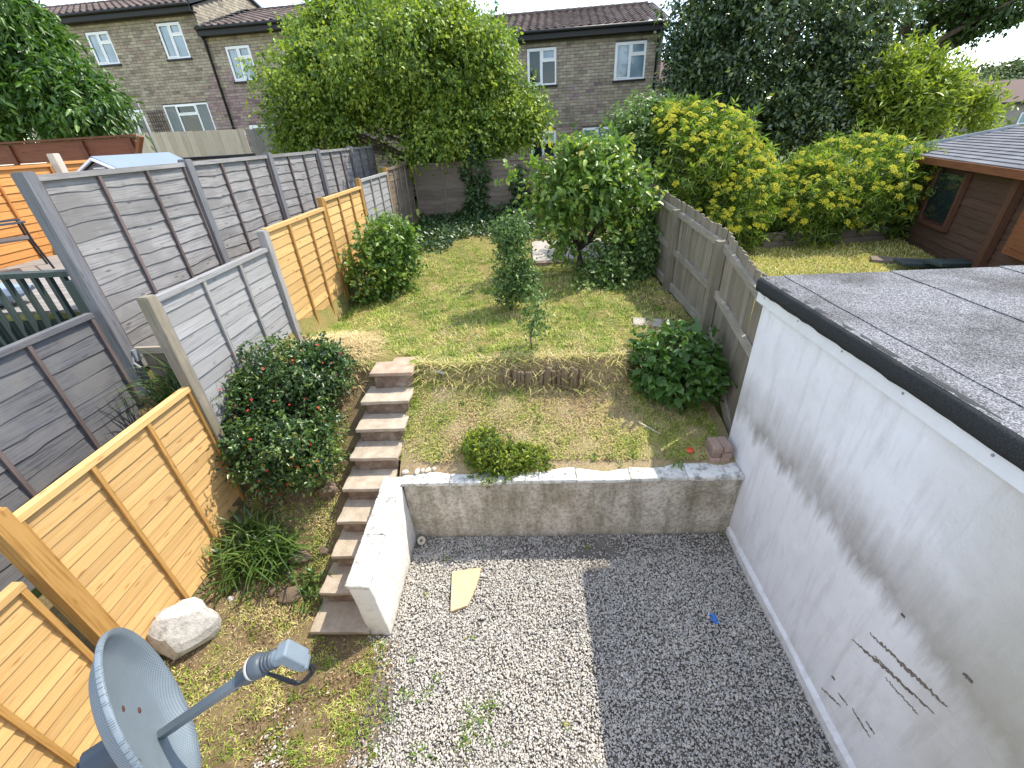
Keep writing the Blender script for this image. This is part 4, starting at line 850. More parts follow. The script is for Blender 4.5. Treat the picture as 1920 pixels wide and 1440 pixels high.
def limbs(name, parent, base, ells, seed, r0=.12, nb=7, mat='bark', loc=np.zeros(3), fork=.45, twigs=2):
    r = random.Random(seed); mb = MB(); base = np.array(base, float); cen = np.mean([e[0] for e in ells], 0); top = cen
    f0 = base + (top - base) * fork + np.array([r.uniform(-.1, .1), r.uniform(-.1, .1), 0]); pts = [base - [0, 0, .2], base + (f0 - base) * .35 + [r.uniform(-.05, .05), r.uniform(-.05, .05), 0], f0]
    mb.tube([p - loc for p in pts], [r0 * 1.25, r0, r0 * .8], 9)
    for k in range(nb):
        e = ells[k % len(ells)]; tgt = e[0] + e[1] * np.array([r.uniform(-.5, .5), r.uniform(-.5, .5), r.uniform(-.2, .6)]); m_ = f0 + (tgt - f0) * .5 + np.array([r.uniform(-.2, .2), r.uniform(-.2, .2), .12]) * np.linalg.norm(tgt - f0) * .5
        mb.tube([f0 - loc, m_ - loc, tgt - loc], [r0 * .6, r0 * .38, r0 * .12], 6)
        for q in range(twigs):
            t3 = m_ + (tgt - m_) * r.uniform(.1, .6); e2 = t3 + np.array([r.uniform(-1, 1), r.uniform(-1, 1), r.uniform(-.2, .8)]) * e[1] * .7
            mb.tube([t3 - loc, (t3 + e2) / 2 + [0, 0, .05] - loc, e2 - loc], [r0 * .22, r0 * .14, r0 * .05], 5)
    return mb.build(name, M[mat], parent, True)
def plant(name, label, cat, ells, base, mat, ntw, kl, L_, W_, seed, r0=.03, nb=7, tmpl=T2, group=None, trunk='trunk', crown='crown', fork=.4, twigs=2, **kw):
    P_ = thing(name, label, cat, tuple(base), 0, group); b_ = np.array(base, float)
    if trunk: limbs(trunk, P_, b_, ells, seed, r0, nb, loc=b_, fork=fork, twigs=twigs)
    a = sprays(ells, ntw, kl, L_, W_, seed, **kw); a = (a[0] - b_,) + a[1:]
    leaf_obj(crown, *a, M[mat], P_, tmpl); return P_
def G(x, y): return gz1(x, y)
M['l_maple'] = leafm('spreading_tree_leaf', [(0, (.04, .085, .016)), (.4, (.11, .185, .03)), (.7, (.24, .32, .045)), (1, (.38, .42, .06))], .42, .45, .36)
M['l_dark'] = leafm('dark_glossy_leaf', [(0, (.026, .05, .02)), (.5, (.055, .095, .034)), (.8, (.11, .155, .05)), (1, (.28, .32, .06))], .27, .6, .16)
M['l_gloss'] = leafm('glossy_pale_leaf', [(0, (.028, .055, .022)), (.5, (.07, .11, .04)), (.8, (.16, .20, .08)), (1, (.36, .36, .12))], .22, .8, .15)
M['l_lime'] = leafm('yellow_green_leaf', [(0, (.07, .115, .018)), (.5, (.19, .26, .03)), (1, (.36, .40, .06))], .4, .45, .35)
M['l_oak'] = leafm('oak_leaf', [(0, (.02, .04, .012)), (.6, (.045, .085, .02)), (1, (.09, .14, .03))], .5, .4, .25)
M['l_cherry'] = leafm('cherry_leaf', [(0, (.025, .065, .012)), (.5, (.06, .135, .02)), (1, (.13, .22, .04))], .38, .5, .35)
M['l_euph'] = leafm('narrow_euphorbia_leaf', [(0, (.055, .105, .02)), (.5, (.15, .235, .035)), (1, (.32, .38, .055))], .42, .45, .34)
M['l_shrub'] = leafm('bright_shrub_leaf', [(0, (.045, .10, .018)), (.5, (.115, .205, .033)), (.9, (.26, .35, .055)), (1, (.38, .33, .06))], .4, .5, .32)
M['l_pale'] = leafm('pale_variegated_leaf', [(0, (.045, .09, .022)), (.5, (.105, .185, .045)), (1, (.25, .33, .11))], .45, .45, .25)
M['l_ivy'] = leafm('ivy_leaf', [(0, (.018, .045, .013)), (.5, (.04, .085, .022)), (1, (.10, .15, .045))], .4, .5, .15)
M['l_fuch'] = leafm('dark_shrub_leaf', [(0, (.022, .05, .016)), (.5, (.062, .122, .03)), (.8, (.13, .20, .04)), (1, (.24, .28, .06))], .32, .6, .25)
M['l_hyd'] = leafm('broad_green_leaf', [(0, (.05, .115, .02)), (1, (.10, .20, .035))], .4, .5, .28)
M['l_strap'] = leafm('strap_leaf', [(0, (.03, .065, .014)), (.5, (.065, .125, .026)), (1, (.16, .22, .05))], .35, .5, .2)
M['l_yellow'] = leafm('yellow_green_spurge_leaf', [(0, (.06, .11, .018)), (.5, (.15, .22, .03)), (1, (.36, .38, .04))], .45, .4, .3)
M['flower_y'] = tintm('yellow_flower_head', [(0, (.36, .36, .03)), (.5, (.54, .49, .04)), (1, (.64, .57, .06))], .7, .2)
M['flower_r'] = tintm('red_flower', [(0, (.35, .02, .02)), (1, (.55, .05, .05))], .5, .3)
M['blade'] = tintm('grass_blade', [(0, (.50, .37, .19)), (.25, (.64, .52, .27)), (.48, (.50, .47, .14)), (.72, (.31, .40, .055)), (1, (.14, .23, .03))], .7, .25)

# ---------------------------------------------------------------- trees
E_ = [EP(760, 120, 14.5, 190, 120), EP(600, 150, 14.2, 95, 105), EP(890, 180, 14.2, 90, 90), EP(690, 35, 14.8, 110, 60), EP(810, 45, 14.8, 100, 60), EP(650, 232, 13.9, 105, 52), EP(565, 240, 14.2, 55, 42), EP(850, 240, 13.9, 105, 48), EP(960, 215, 14.2, 46, 50), EP(620, 60, 14.6, 60, 50), EP(890, 95, 14.5, 48, 48), EP(528, 130, 14.2, 24, 20), EP(980, 200, 14.2, 26, 24), EP(540, 205, 14.1, 22, 28), EP(610, 285, 13.8, 40, 18), EP(740, 280, 13.6, 60, 22)]
plant('spreading_tree', 'big spreading tree with layered yellow green leaves behind the rear fence', 'tree', E_, (-1.75, 14.3, 1.95), 'l_maple', 19000, 8, .105, .068, 101, r0=.17, nb=16, twl=.42, shell=.7, gap=-.5, gf=.55, droop=.45, tmean=.55, tsp=.3, fork=.35, clump=(230, .70, .45))
E_ = [EP(1450, 90, 16, 190, 130), EP(1335, 150, 15.5, 85, 115), EP(1560, 130, 15.5, 115, 120), EP(1450, 225, 15, 175, 65), EP(1310, 60, 16, 60, 70), EP(1600, 235, 14.5, 80, 45), EP(1400, -20, 16, 140, 60), EP(1560, 10, 16, 125, 60), EP(1300, 215, 15, 55, 60)]
plant('evergreen_tree', 'large dark glossy evergreen tree right of the brick row', 'tree', E_, (7.2, 16.2, 1.8), 'l_dark', 11500, 7, .14, .075, 102, r0=.28, nb=16, twl=.4, shell=.6, gap=-.5, gf=.5, tmean=.45, tsp=.28, clump=(340, .6, .75))
E_ = [EP(1570, 200, 14.0, 75, 65), EP(1620, 160, 14.0, 55, 50), EP(1520, 240, 13.8, 60, 40), EP(1600, 255, 13.6, 70, 28)]
plant('glossy_tree', 'glossy pale leaved tree in front of the dark evergreen', 'tree', E_, (9.0, 14.2, 1.75), 'l_gloss', 2000, 7, .12, .065, 123, r0=.08, nb=9, twl=.32, shell=.5, gap=-.3, gf=.9, tmean=.45, tsp=.36, clump=(70, .34, .8))
E_ = [EP(1745, 180, 13.2, 62, 52), EP(1690, 205, 13, 60, 45), EP(1795, 215, 13.2, 40, 32), EP(1715, 130, 13.4, 44, 38), EP(1835, 222, 13.3, 18, 14), EP(1700, 250, 12.8, 70, 28), EP(1650, 160, 13.5, 42, 50)]
plant('bright_bush', 'bright yellow green leafy bush between evergreen tree and brown shed', 'bush', E_, (11.0, 13.4, 1.7), 'l_lime', 2300, 6, .17, .055, 103, r0=.08, nb=9, twl=.35, up=.6, droop=.0, tmean=.5, tsp=.34, gap=-.3, gf=.9, clump=(80, .3, 1.1))
E_ = [EP(1690, 0, 22, 75, 42), EP(1775, 38, 22, 48, 28), EP(1860, 0, 21, 75, 34), EP(1908, 34, 21, 30, 20), EP(1650, -40, 22, 90, 50), EP(1800, -40, 22, 150, 50), EP(1795, 66, 22, 26, 18), EP(1735, 55, 22, 32, 22), EP(1560, -30, 23, 80, 40)]
plant('oak_tree', 'tall oak whose leafy boughs overhang the sky above the brown shed', 'tree', E_, (14.2, 23.5, 1.6), 'l_oak', 3000, 6, .22, .12, 104, r0=.3, nb=16, twl=.5, shell=.2, gap=-.2, gf=.5, tmean=.5, tsp=.3, fork=.6, clump=(120, .45, .6))
E_ = [EP(-10, 30, 11, 75, 85), EP(70, 110, 10.8, 72, 65), EP(130, 170, 10.6, 60, 50), EP(30, 185, 10.6, 95, 52), EP(-90, 110, 11, 120, 120), EP(178, 195, 10.5, 42, 28), EP(45, 75, 10.9, 48, 48), EP(110, 220, 10.6, 70, 28)]
plant('cherry_tree', 'cherry tree with drooping pointed green leaves above the red brown screen', 'tree', E_, (-12.2, 12.4, 2.5), 'l_cherry', 4200, 7, .17, .068, 105, r0=.1, nb=10, tmpl=T4, twl=.42, shell=.45, gap=-.45, gf=.7, droop=.75, tmean=.5, tsp=.28, clump=(150, .5, .5))
# euphorbia mounds with flower heads
def head_mesh(seed):
    r = random.Random(seed); mb = MB()
    for k in range(18):
        ph = k * 2.4; rr = .046 * math.sqrt((k + .5) / 18); c = Vector((rr * math.cos(ph), rr * math.sin(ph), .055 * (1 - (rr / .05) ** 2) ** .5 + r.uniform(-.004, .004))); s = r.uniform(.011, .016)
        mb.add([c + Vector(q) * s for q in ((1, 0, 0), (-1, 0, 0), (0, 1, 0), (0, -1, 0), (0, 0, 1))], [(0, 2, 4), (2, 1, 4), (1, 3, 4), (3, 0, 4)], r.random())
    return mb.mesh('flower_head', M['flower_y'])
HEADS = [head_mesh(k) for k in range(3)]
def euphorbia(label, ells, base, seed, nheads, ntw, clip=None):
    P_ = plant('flowering_shrub', label, 'shrub', ells, base, 'l_euph', ntw, 9, .15, .028, seed, r0=.04, nb=10, twl=.10, shell=.6, gap=-.6, up=.5, droop=.1, tmean=.5, tsp=.3, zmin=1.85, clip=clip, group='yellow flowered shrub mounds', crown='foliage', trunk='stem')
    r = np.random.default_rng(seed + 1); n_ = 0; bs = np.array(base); view = unit(O - bs)
    while n_ < nheads:
        e = ells[r.integers(len(ells))]; d = unit(r.normal(size=3)); d[2] = abs(d[2]) * .9 + .05 if r.random() < .7 else d[2]; d = unit(d)
        if d @ unit(np.array([-.3, -.9, .5])) < .05: continue
        p = e[0] + e[1] * d * 1.07
        if p[2] < 2.1 or (clip is not None and not clip(p[None])[0]): continue
        if any((np.sum(((p - q[0]) / q[1]) ** 2) < .93) for q in ells): continue
        q = Vector(unit(d + [0, -.2, 1.2])).to_track_quat('Z', 'Y').to_euler(); s = r.uniform(.85, 1.5)
        inst('flower_head', HEADS[n_ % 3], P_, tuple(p - bs), q, (s, s, s)); n_ += 1
    return P_
cl_ = lambda p: p[:, 0] > 2.45
euphorbia('mound of yellow flowered spurge leaning over the vertical board fence', [EP(1290, 305, 9.6, 105, 85), EP(1365, 370, 9.2, 68, 85), EP(1255, 262, 9.8, 80, 50), EP(1345, 425, 9.0, 75, 50)], (3.6, 9.8, 1.8), 111, 290, 2300, cl_)
euphorbia('mound of yellow flowered spurge next to the brown shed above the sleepers', [EP(1590, 350, 9.9, 120, 75), EP(1505, 390, 9.6, 80, 75), EP(1655, 400, 9.9, 72, 62), EP(1485, 435, 9.6, 60, 35)], (6.2, 10.2, 1.8), 112, 295, 2600)
E_ = [EP(1200, 250, 10.2, 48, 45), EP(1180, 310, 10, 40, 70), EP(1225, 300, 9.9, 40, 60), EP(1245, 225, 10.2, 40, 22), EP(1190, 380, 9.6, 40, 50)]
plant('leafy_shrub', 'tall leafy green shrub behind the small tree next to yellow flowers', 'shrub', E_, (2.0, 10.6, 1.9), 'l_pale', 1700, 7, .10, .055, 113, r0=.05, nb=8, twl=.3, gap=-.6, tmean=.5, tsp=.28)
E_ = [EP(1100, 350, 8.2, 95, 60), EP(1035, 360, 8.0, 62, 55), EP(1165, 380, 8.2, 62, 58), EP(1095, 295, 8.3, 62, 38), EP(1065, 425, 8.0, 58, 34), EP(1150, 435, 8.1, 52, 32), EP(1200, 415, 8.2, 34, 42), EP(1140, 300, 8.2, 40, 30), EP(1000, 340, 8.0, 32, 36)]
plant('small_tree', 'small bushy garden tree with large bright leaves beside the concrete patio', 'tree', E_, (1.0, 8.45, G(1.0, 8.45)), 'l_shrub', 1050, 7, .115, .072, 114, r0=.055, nb=12, tmpl=T4, twl=.34, shell=.35, gap=-.5, gf=.9, droop=.35, tmean=.55, tsp=.3, fork=.3, clump=(85, .25, .8))
E_ = [EP(1185, 490, 8.0, 42, 40), EP(1130, 505, 7.6, 28, 32), EP(1105, 540, 7.1, 22, 22), EP(1205, 450, 8.1, 30, 36), EP(1160, 530, 7.3, 30, 20)]
plant('low_shrub', 'low pale leaved shrub sprawling round the small tree trunk', 'shrub', E_, (1.6, 7.8, G(1.6, 7.8)), 'l_pale', 950, 7, .075, .045, 115, r0=.02, nb=8, twl=.22, shell=.2, gap=-.35, gf=1.2, tmean=.5, tsp=.3)
b_ = onG(952, 582); E_ = [EP(958, 438, b_[1], 24, 28), EP(962, 485, b_[1], 27, 38), EP(982, 525, b_[1] - .05, 20, 32), EP(950, 535, b_[1], 14, 34)]
plant('upright_shrub', 'slim upright green shrub standing alone in the middle of the lawn', 'shrub', E_, (b_[0], b_[1], G(b_[0], b_[1])), 'l_pale', 900, 6, .055, .036, 116, r0=.022, nb=9, twl=.11, shell=.2, gap=-.5, gf=1.5, tmean=.42, tsp=.3, fork=.25)
b_ = onG(1000, 655); E_ = [EP(1000, 600, b_[1], 12, 34), EP(1008, 570, b_[1], 14, 25)]
plant('sapling', 'thin leafy sapling just in front of the slim upright shrub', 'sapling', E_, (b_[0], b_[1], G(b_[0], b_[1])), 'l_pale', 90, 6, .05, .032, 117, r0=.01, nb=4, twl=.12, shell=.1, tmean=.5)
b_ = onG(700, 565); yy = b_[1]; E_ = [EP(720, 460, yy + .25, 42, 36), EP(702, 505, yy + .05, 36, 42), EP(742, 500, yy + .2, 32, 38), EP(690, 540, yy, 26, 24), EP(735, 440, yy + .3, 26, 24)]
plant('round_shrub', 'round green shrub with bright leaves against the golden fence', 'shrub', E_, (b_[0], b_[1], G(b_[0], b_[1])), 'l_shrub', 900, 7, .085, .055, 118, r0=.03, nb=9, twl=.25, shell=.35, gap=-.5, tmean=.4, tsp=.25, clip=lambda p: p[:, 0] > -3.2)
E_ = [EP(530, 700, 4.15, 95, 66), EP(455, 750, 3.9, 66, 66), EP(600, 690, 4.35, 58, 52), EP(535, 805, 3.7, 92, 66), EP(470, 835, 3.45, 50, 52), EP(585, 850, 3.5, 46, 48), EP(510, 890, 3.3, 40, 34)]
rbsh = plant('red_flowered_bush', 'large dark green bush dotted with small red flowers beside the steps', 'bush', E_, (-2.65, 3.85, G(-2.65, 3.85)), 'l_fuch', 4300, 7, .048, .028, 119, r0=.03, nb=14, tmpl=T4, twl=.14, shell=.55, gap=-.7, gf=1.6, tmean=.45, tsp=.34, clump=(230, .12, .8), clip=lambda p: (p[:, 0] > -3.2) & (p[:, 0] < -2.02 + .35 * (p[:, 1] > 4.2) + .1 * fbm(p, 1.5, 3)))
def fl_mesh():
    mb = MB()
    for k in range(5): a = k * 1.257; mb.add([(0, 0, 0), (.012 * math.cos(a - .5), .012 * math.sin(a - .5), .006), (.022 * math.cos(a), .022 * math.sin(a), .004), (.012 * math.cos(a + .5), .012 * math.sin(a + .5), .006)], [(0, 1, 2, 3)], random.random())
    return mb.mesh('flower', M['flower_r'])
FM = fl_mesh(); r = np.random.default_rng(5); k = 0
while k < 75:
    e = E_[r.integers(len(E_))]; d = unit(r.normal(size=3)); p = e[0] + e[1] * d * 1.13
    if d @ unit(O - e[0]) < .1 or p[0] < -3.15 or p[0] > -2.0 or any(np.sum(((p - q[0]) / q[1]) ** 2) < 1.1 for q in E_): continue
    s = r.uniform(.45, .95); inst('flower', FM, rbsh, tuple(p - np.array(rbsh.location)), Vector(d).to_track_quat('Z', 'Y').to_euler(), (s, s, s)); k += 1
# ivy: ground cover and post
def scatter_ground(n_, x0, x1, y0, y1, seed, mask=None):
    r = np.random.default_rng(seed); x = r.uniform(x0, x1, n_); y = r.uniform(y0, y1, n_)
    if mask is not None: k = mask(x, y, r); x, y = x[k], y[k]
    z = np.array([gz1(a, b_) for a, b_ in zip(x, y)]); return np.stack([x, y, z], 1), r
p, r = scatter_ground(15000, -3.1, 2.0, 9.2, 13.25, 31, lambda x, y, r: (y + .55 * np.sin(x * 1.3) + r.normal(size=len(x)) * .3 > np.where(x < -1.8, 10.1, np.where(x < .4, 10.9, 11.6))))
p[:, 2] += r.uniform(0, .16, len(p)) + np.clip((p[:, 1] - 11.6) * .22, 0, .4) * r.random(len(p)) * np.clip(1 + p[:, 0] * .4, .2, 1.4)
o = leaf_obj('ivy_ground_cover', p, unit(r.normal(size=p.shape) + [0, 0, -.1]), np.array([0, -.2, 1]) + r.normal(size=p.shape) * .5, r.uniform(.06, .12, len(p)), r.uniform(.05, .1, len(p)), np.clip(r.normal(.5, .25, len(p)), 0, 1), M['l_ivy'])
stuff(o); o['label'] = 'dark ivy ground cover along the rear fence'; o['category'] = 'ivy'
plant('ivy_column', 'column of ivy climbing the rear fence post under the spreading tree', 'ivy', [(np.array([-1.42, 13.2, 2.4]), np.array([.24, .16, .6])), (np.array([-1.4, 13.2, 3.3]), np.array([.26, .18, .6])), (np.array([-1.5, 13.15, 2.0]), np.array([.5, .3, .35]))], (-1.42, 13.2, 1.95), 'l_ivy', 620, 6, .09, .08, 120, r0=.05, nb=4, twl=.15, shell=.6, gap=-2, droop=.5)
plant('ivy_patch', 'smaller ivy patch climbing the rear fence left of the small tree', 'ivy', [(np.array([-.15, 13.22, 2.75]), np.array([.2, .12, .5])), (np.array([.1, 13.2, 2.2]), np.array([.5, .2, .35]))], (-.1, 13.2, 1.95), 'l_ivy', 330, 6, .09, .08, 121, r0=.03, nb=3, twl=.15, shell=.5, gap=-2, droop=.5)
# small spurge on the retaining wall
E_ = [EP(905, 845, 3.72, 30, 34), EP(955, 862, 3.68, 40, 22), EP(1000, 868, 3.66, 28, 18), EP(925, 880, 3.6, 40, 18)]
plant('small_spurge', 'small yellow green leafy plant spilling over the retaining wall coping', 'plant', E_, (-.45, 3.72, G(-.45, 3.72)), 'l_yellow', 900, 8, .055, .022, 122, r0=.008, nb=6, twl=.07, shell=.2, gap=-.6, up=.8, droop=0, tmean=.55, tsp=.35, trunk='stem', crown='foliage')
# hydrangea: single broad leaves
hy = thing('hydrangea', 'hydrangea bush with broad bright green leaves below the vertical board fence', 'shrub', (1.75, 4.7, 1.15)); hb = np.array([1.75, 4.7, 1.15])
E_ = [EP(1265, 650, 4.75, 68, 42), EP(1300, 690, 4.6, 45, 42), EP(1230, 690, 4.6, 38, 42), EP(1275, 715, 4.5, 62, 28), EP(1330, 705, 4.55, 26, 30)]
limbs('stem', hy, hb, E_, 8, .018, 8, loc=hb, fork=.15)
def broad_leaf(seed):
    r = random.Random(seed); mb = MB(); n_ = 8; T = r.random(); V = [(0, 0, 0)]
    for k in range(1, n_): t = k / n_; V.append((t, 0, -.10 * t * t + .02))
    V.append((1, 0, -.15)); F = []
    for s in (-1, 1):
        st_ = len(V)
        for k in range(1, n_): t = k / n_; w_ = .36 * math.sin(PI * t ** .8) * (1 + .06 * math.sin(k * 5)); V.append((t, s * w_, -.10 * t * t + .05 + .02 * math.sin(k * 2)))
        F.append((0, 1, st_)[::s]); 
        for k in range(1, n_ - 1): F.append((k, k + 1, st_ + k, st_ + k - 1)[::s])
        F.append((n_ - 1, n_, st_ + n_ - 2)[::s])
    mb.add(V, F); mb.t = [T] * len(V); return mb.mesh('leaf', M['l_hyd'], True)
a_ = sprays(E_, 420, 5, .085, .06, 78, twl=.1, shell=.35, gap=-2, tmean=.35, clip=lambda p: p[:, 0] < 2.3, zmin=1.12); leaf_obj('inner_foliage', a_[0] - hb, *a_[1:], M['l_hyd'], hy, T4, 'stuff')
BL = [broad_leaf(k) for k in range(6)]; r = np.random.default_rng(77); k = 0
while k < 290:
    e = E_[r.integers(len(E_))]; d = unit(r.normal(size=3)); rad = r.uniform(.75, 1.08); p = e[0] + e[1] * d * rad
    if p[2] < 1.15 or p[0] > 2.32 or any(np.sum(((p - q[0]) / q[1]) ** 2) < .5 for q in E_): continue
    ax = unit(d * [1, 1, .2] + r.normal(size=3) * .5 + [0, 0, -.15]); nrm = unit(np.array([0, 0, 1.]) + d * .5 + r.normal(size=3) * .25); nrm = unit(nrm - ax * (nrm @ ax)); bb = np.cross(nrm, ax)
    s = r.uniform(.10, .17); mtx = Matrix(((ax[0], bb[0], nrm[0]), (ax[1], bb[1], nrm[1]), (ax[2], bb[2], nrm[2])))
    inst('leaf', BL[k % 6], hy, tuple(p - hb), mtx.to_euler(), (s, s, s)); k += 1
# strap leaved clumps
def strap_clump(name, label, cat, centres, n_, ln, wd, seed, mat='l_strap', arch=1.0):
    r = np.random.default_rng(seed); base = np.array([centres[0][0], centres[0][1], G(*centres[0])]); P_ = thing(name, label, cat, tuple(base)); V = []; F = []; T = []
    for k in range(n_):
        c = centres[r.integers(len(centres))]; bx, by = c[0] + r.normal() * .07, c[1] + r.normal() * .07; a = r.uniform(0, 6.28); l = ln * r.uniform(.6, 1.2); lean_ = r.uniform(.25, 1.0) * arch; h0 = np.array([bx, by, G(bx, by)]) - base; dr = np.array([math.cos(a), math.sin(a), 0]); sd_ = np.array([-dr[1], dr[0], 0]); s0 = len(V); t_ = r.random(); ns = 6
        for q in range(ns + 1):
            t = q / ns; pt = h0 + dr * l * (lean_ * t * t * .9 + .1 * t) + np.array([0, 0, 1]) * l * (t * (1 - .18 * lean_) - lean_ * .62 * t ** 3); ww = wd * (1 - t ** 2.2) * (.55 + .9 * min(t * 3, 1)) / 2 + .0008
            V += [pt - sd_ * ww, pt + sd_ * ww]; T += [t_, t_]
        F += [(s0 + 2 * q, s0 + 2 * q + 1, s0 + 2 * q + 3, s0 + 2 * q + 2) for q in range(ns)]
    o = link(bpy.data.objects.new('leaves', nmesh('leaves', np.array(V), np.array(F), T, M[mat]))); o.parent = P_; stuff(o); return P_
strap_clump('strap_leaf_clump', 'big clump of arching strap leaves growing against the golden fence', 'plant', [(-2.83, 2.76), (-2.68, 2.88), (-2.98, 2.64), (-2.66, 2.74), (-2.98, 2.9)], 430, .46, .018, 41)
strap_clump('strap_leaf_tuft', 'smaller tuft of green strap leaves beside the stone steps', 'plant', [(-2.30, 2.72), (-2.36, 2.62)], 70, .2, .016, 42)
strap_clump('tall_grass_clump', 'clump of tall pale grass growing in the narrow side path', 'grass', [(-3.85, 3.62), (-3.7, 3.72), (-3.6, 3.6), (-3.75, 3.8)], 150, .62, .011, 43)

# ---------------------------------------------------------------- grass, straw, litter
def blades(name, p, r, ln, wd, green, lean_=.6, mat='blade', label=None):
    n_ = len(p); a = r.uniform(0, 6.28, n_); l = ln * r.uniform(.5, 1.35, n_); d = np.stack([np.cos(a), np.sin(a), np.zeros(n_)], 1); s = np.stack([-d[:, 1], d[:, 0], np.zeros(n_)], 1); le_ = r.uniform(.2, 1.3, n_) * lean_
    w_ = (wd * r.uniform(.6, 1.3, n_))[:, None]; mid = p + d * (l * le_ * .35)[:, None] + np.array([0, 0, 1]) * (l * .55 / (1 + .5 * le_))[:, None]; tip = p + d * (l * le_)[:, None] + np.array([0, 0, 1]) * (l * .85 / (1 + le_ ** 2))[:, None]
    V = np.stack([p - s * w_, p + s * w_, mid + s * w_ * .7, mid - s * w_ * .7, tip], 1).reshape(-1, 3); b0 = np.arange(n_) * 5
    F = np.concatenate([np.stack([b0, b0 + 1, b0 + 2], 1), np.stack([b0, b0 + 2, b0 + 3], 1), np.stack([b0 + 3, b0 + 2, b0 + 4], 1)])
    o = link(bpy.data.objects.new(name, nmesh(name, V, F, np.repeat(np.clip(green, 0, 1), 5), M[mat]))); stuff(o)
    if label: o['label'] = label; o['category'] = 'grass'
    return o
def greenness(p, bias, amp=.45): return bias + amp * fbm(p * [1, 1, 0], .55, 3) + .32 * fbm(p * [1, 1, 0], 2.2, 4)
p, r = scatter_ground(118000, -3.2, 2.28, 4.6, 10.8, 51, lambda x, y, r: (r.random(len(x)) < np.interp(y, [4.6, 6.5, 10.8], [1, .75, .35])) & (y > edge_y(x) + .02) & ~((x > -1.96) & (x < -1.4) & (y < 4.86)))
gb = np.interp(p[:, 1], [4.6, 5.2, 6.2, 9, 11], [.42, .60, .76, .76, .78]) - .16 * np.clip(-1.9 - p[:, 0], 0, 1.2) * (p[:, 1] < 6.6)
sh_ = (p[:, 0] > 1.75) & (r.random(len(p)) < .55)
p, gb = p[~sh_], gb[~sh_]
blades('lawn_grass', p, r, .062, .0042, greenness(p, gb) + r.normal(size=len(p)) * .2, .9, label='dry yellow green lawn grass')
p, r = scatter_ground(52000, -1.5, 2.15, 3.66, 4.8, 52, lambda x, y, r: (r.random(len(x)) < .9 - .5 * ((x > 1.4) & (y > 4.2))) & (y < edge_y(x) + .15))
blades('terrace_grass', p, r, .045, .004, greenness(p, .57 + .12 * (p[:, 0] > 1.3), .42) + r.normal(size=len(p)) * .18, 1.3, label='short dry straw coloured grass on the terrace')
p, r = scatter_ground(34000, -3.2, -1.28, 1.0, 4.6, 53, lambda x, y, r: (fbm(np.stack([x, y, 0 * x], 1), .9, 9) > -.25) & ~((x > -2.2) & (y > 2.2)) & (x < -1.5 + r.normal(size=len(x)) * .09))
blades('bank_grass', p, r, .042, .0038, greenness(p, np.interp(p[:, 1], [1, 2.2, 3], [.72, .6, .4]), .4) + r.normal(size=len(p)) * .15, 1.2, label='patchy grass on the bank below the golden fence')
# straw heap left of the steps and straw edge along the lawn lip
p, r = scatter_ground(9000, -2.95, -2.0, 4.45, 5.6, 54, lambda x, y, r: ((x + 2.5) / .5) ** 2 + ((y - 4.95) / .55) ** 2 < r.uniform(.4, 1.2, len(x)))
p[:, 2] += .20 * np.clip(1 - ((p[:, 0] + 2.55) / .5) ** 2 - ((p[:, 1] - 4.95) / .6) ** 2, 0, 1) * r.random(len(p))
blades('straw_heap', p, r, .13, .0042, np.clip(r.normal(.16, .1, len(p)), 0, .5), 1.7, label='heap of dry straw beside the golden fence')
p, r = scatter_ground(9000, -1.42, 2.0, 4.42, 4.8, 55, lambda x, y, r: np.abs(y - edge_y(x) - .04) < .07)
blades('lawn_edge_grass', p, r, .13, .004, np.clip(r.normal(.34, .2, len(p)), 0, 1), 1.7, label='overhanging grass on the lawn edge')
# taller tufts break up the mown lawn
r0_ = np.random.default_rng(63); tc_ = np.stack([r0_.uniform(-3.1, 2.2, 700), r0_.uniform(4.65, 10, 700)], 1); nb_ = r0_.integers(8, 34, 700); jj_ = np.repeat(np.arange(700), nb_); xy_ = tc_[jj_] + r0_.normal(size=(len(jj_), 2)) * r0_.uniform(.02, .07, 700)[jj_][:, None]
k_ = (xy_[:, 1] > edge_y(xy_[:, 0]) + .02) & (xy_[:, 0] < 2.25) & (xy_[:, 0] > -3.2) & ~((xy_[:, 0] > -1.96) & (xy_[:, 0] < -1.4) & (xy_[:, 1] < 4.86)); xy_ = xy_[k_]; jj_ = jj_[k_]
p = np.stack([xy_[:, 0], xy_[:, 1], [gz1(a, b_) for a, b_ in xy_]], 1); blades('lawn_tufts', p, r0_, .10, .0045, np.clip(r0_.normal(.62, .26, 700)[jj_] + r0_.normal(size=len(jj_)) * .1, 0, 1), 1.0, label='taller grass tufts in the lawn')
# neighbour's grass
p, r = scatter_ground(16000, 3.2, 8.5, 6.3, 9.4, 56); blades('neighbour_grass', p, r, .06, .006, np.clip(r.normal(.48, .2, len(p)), 0, 1), .9, label='neighbour lawn grass by the brown shed')
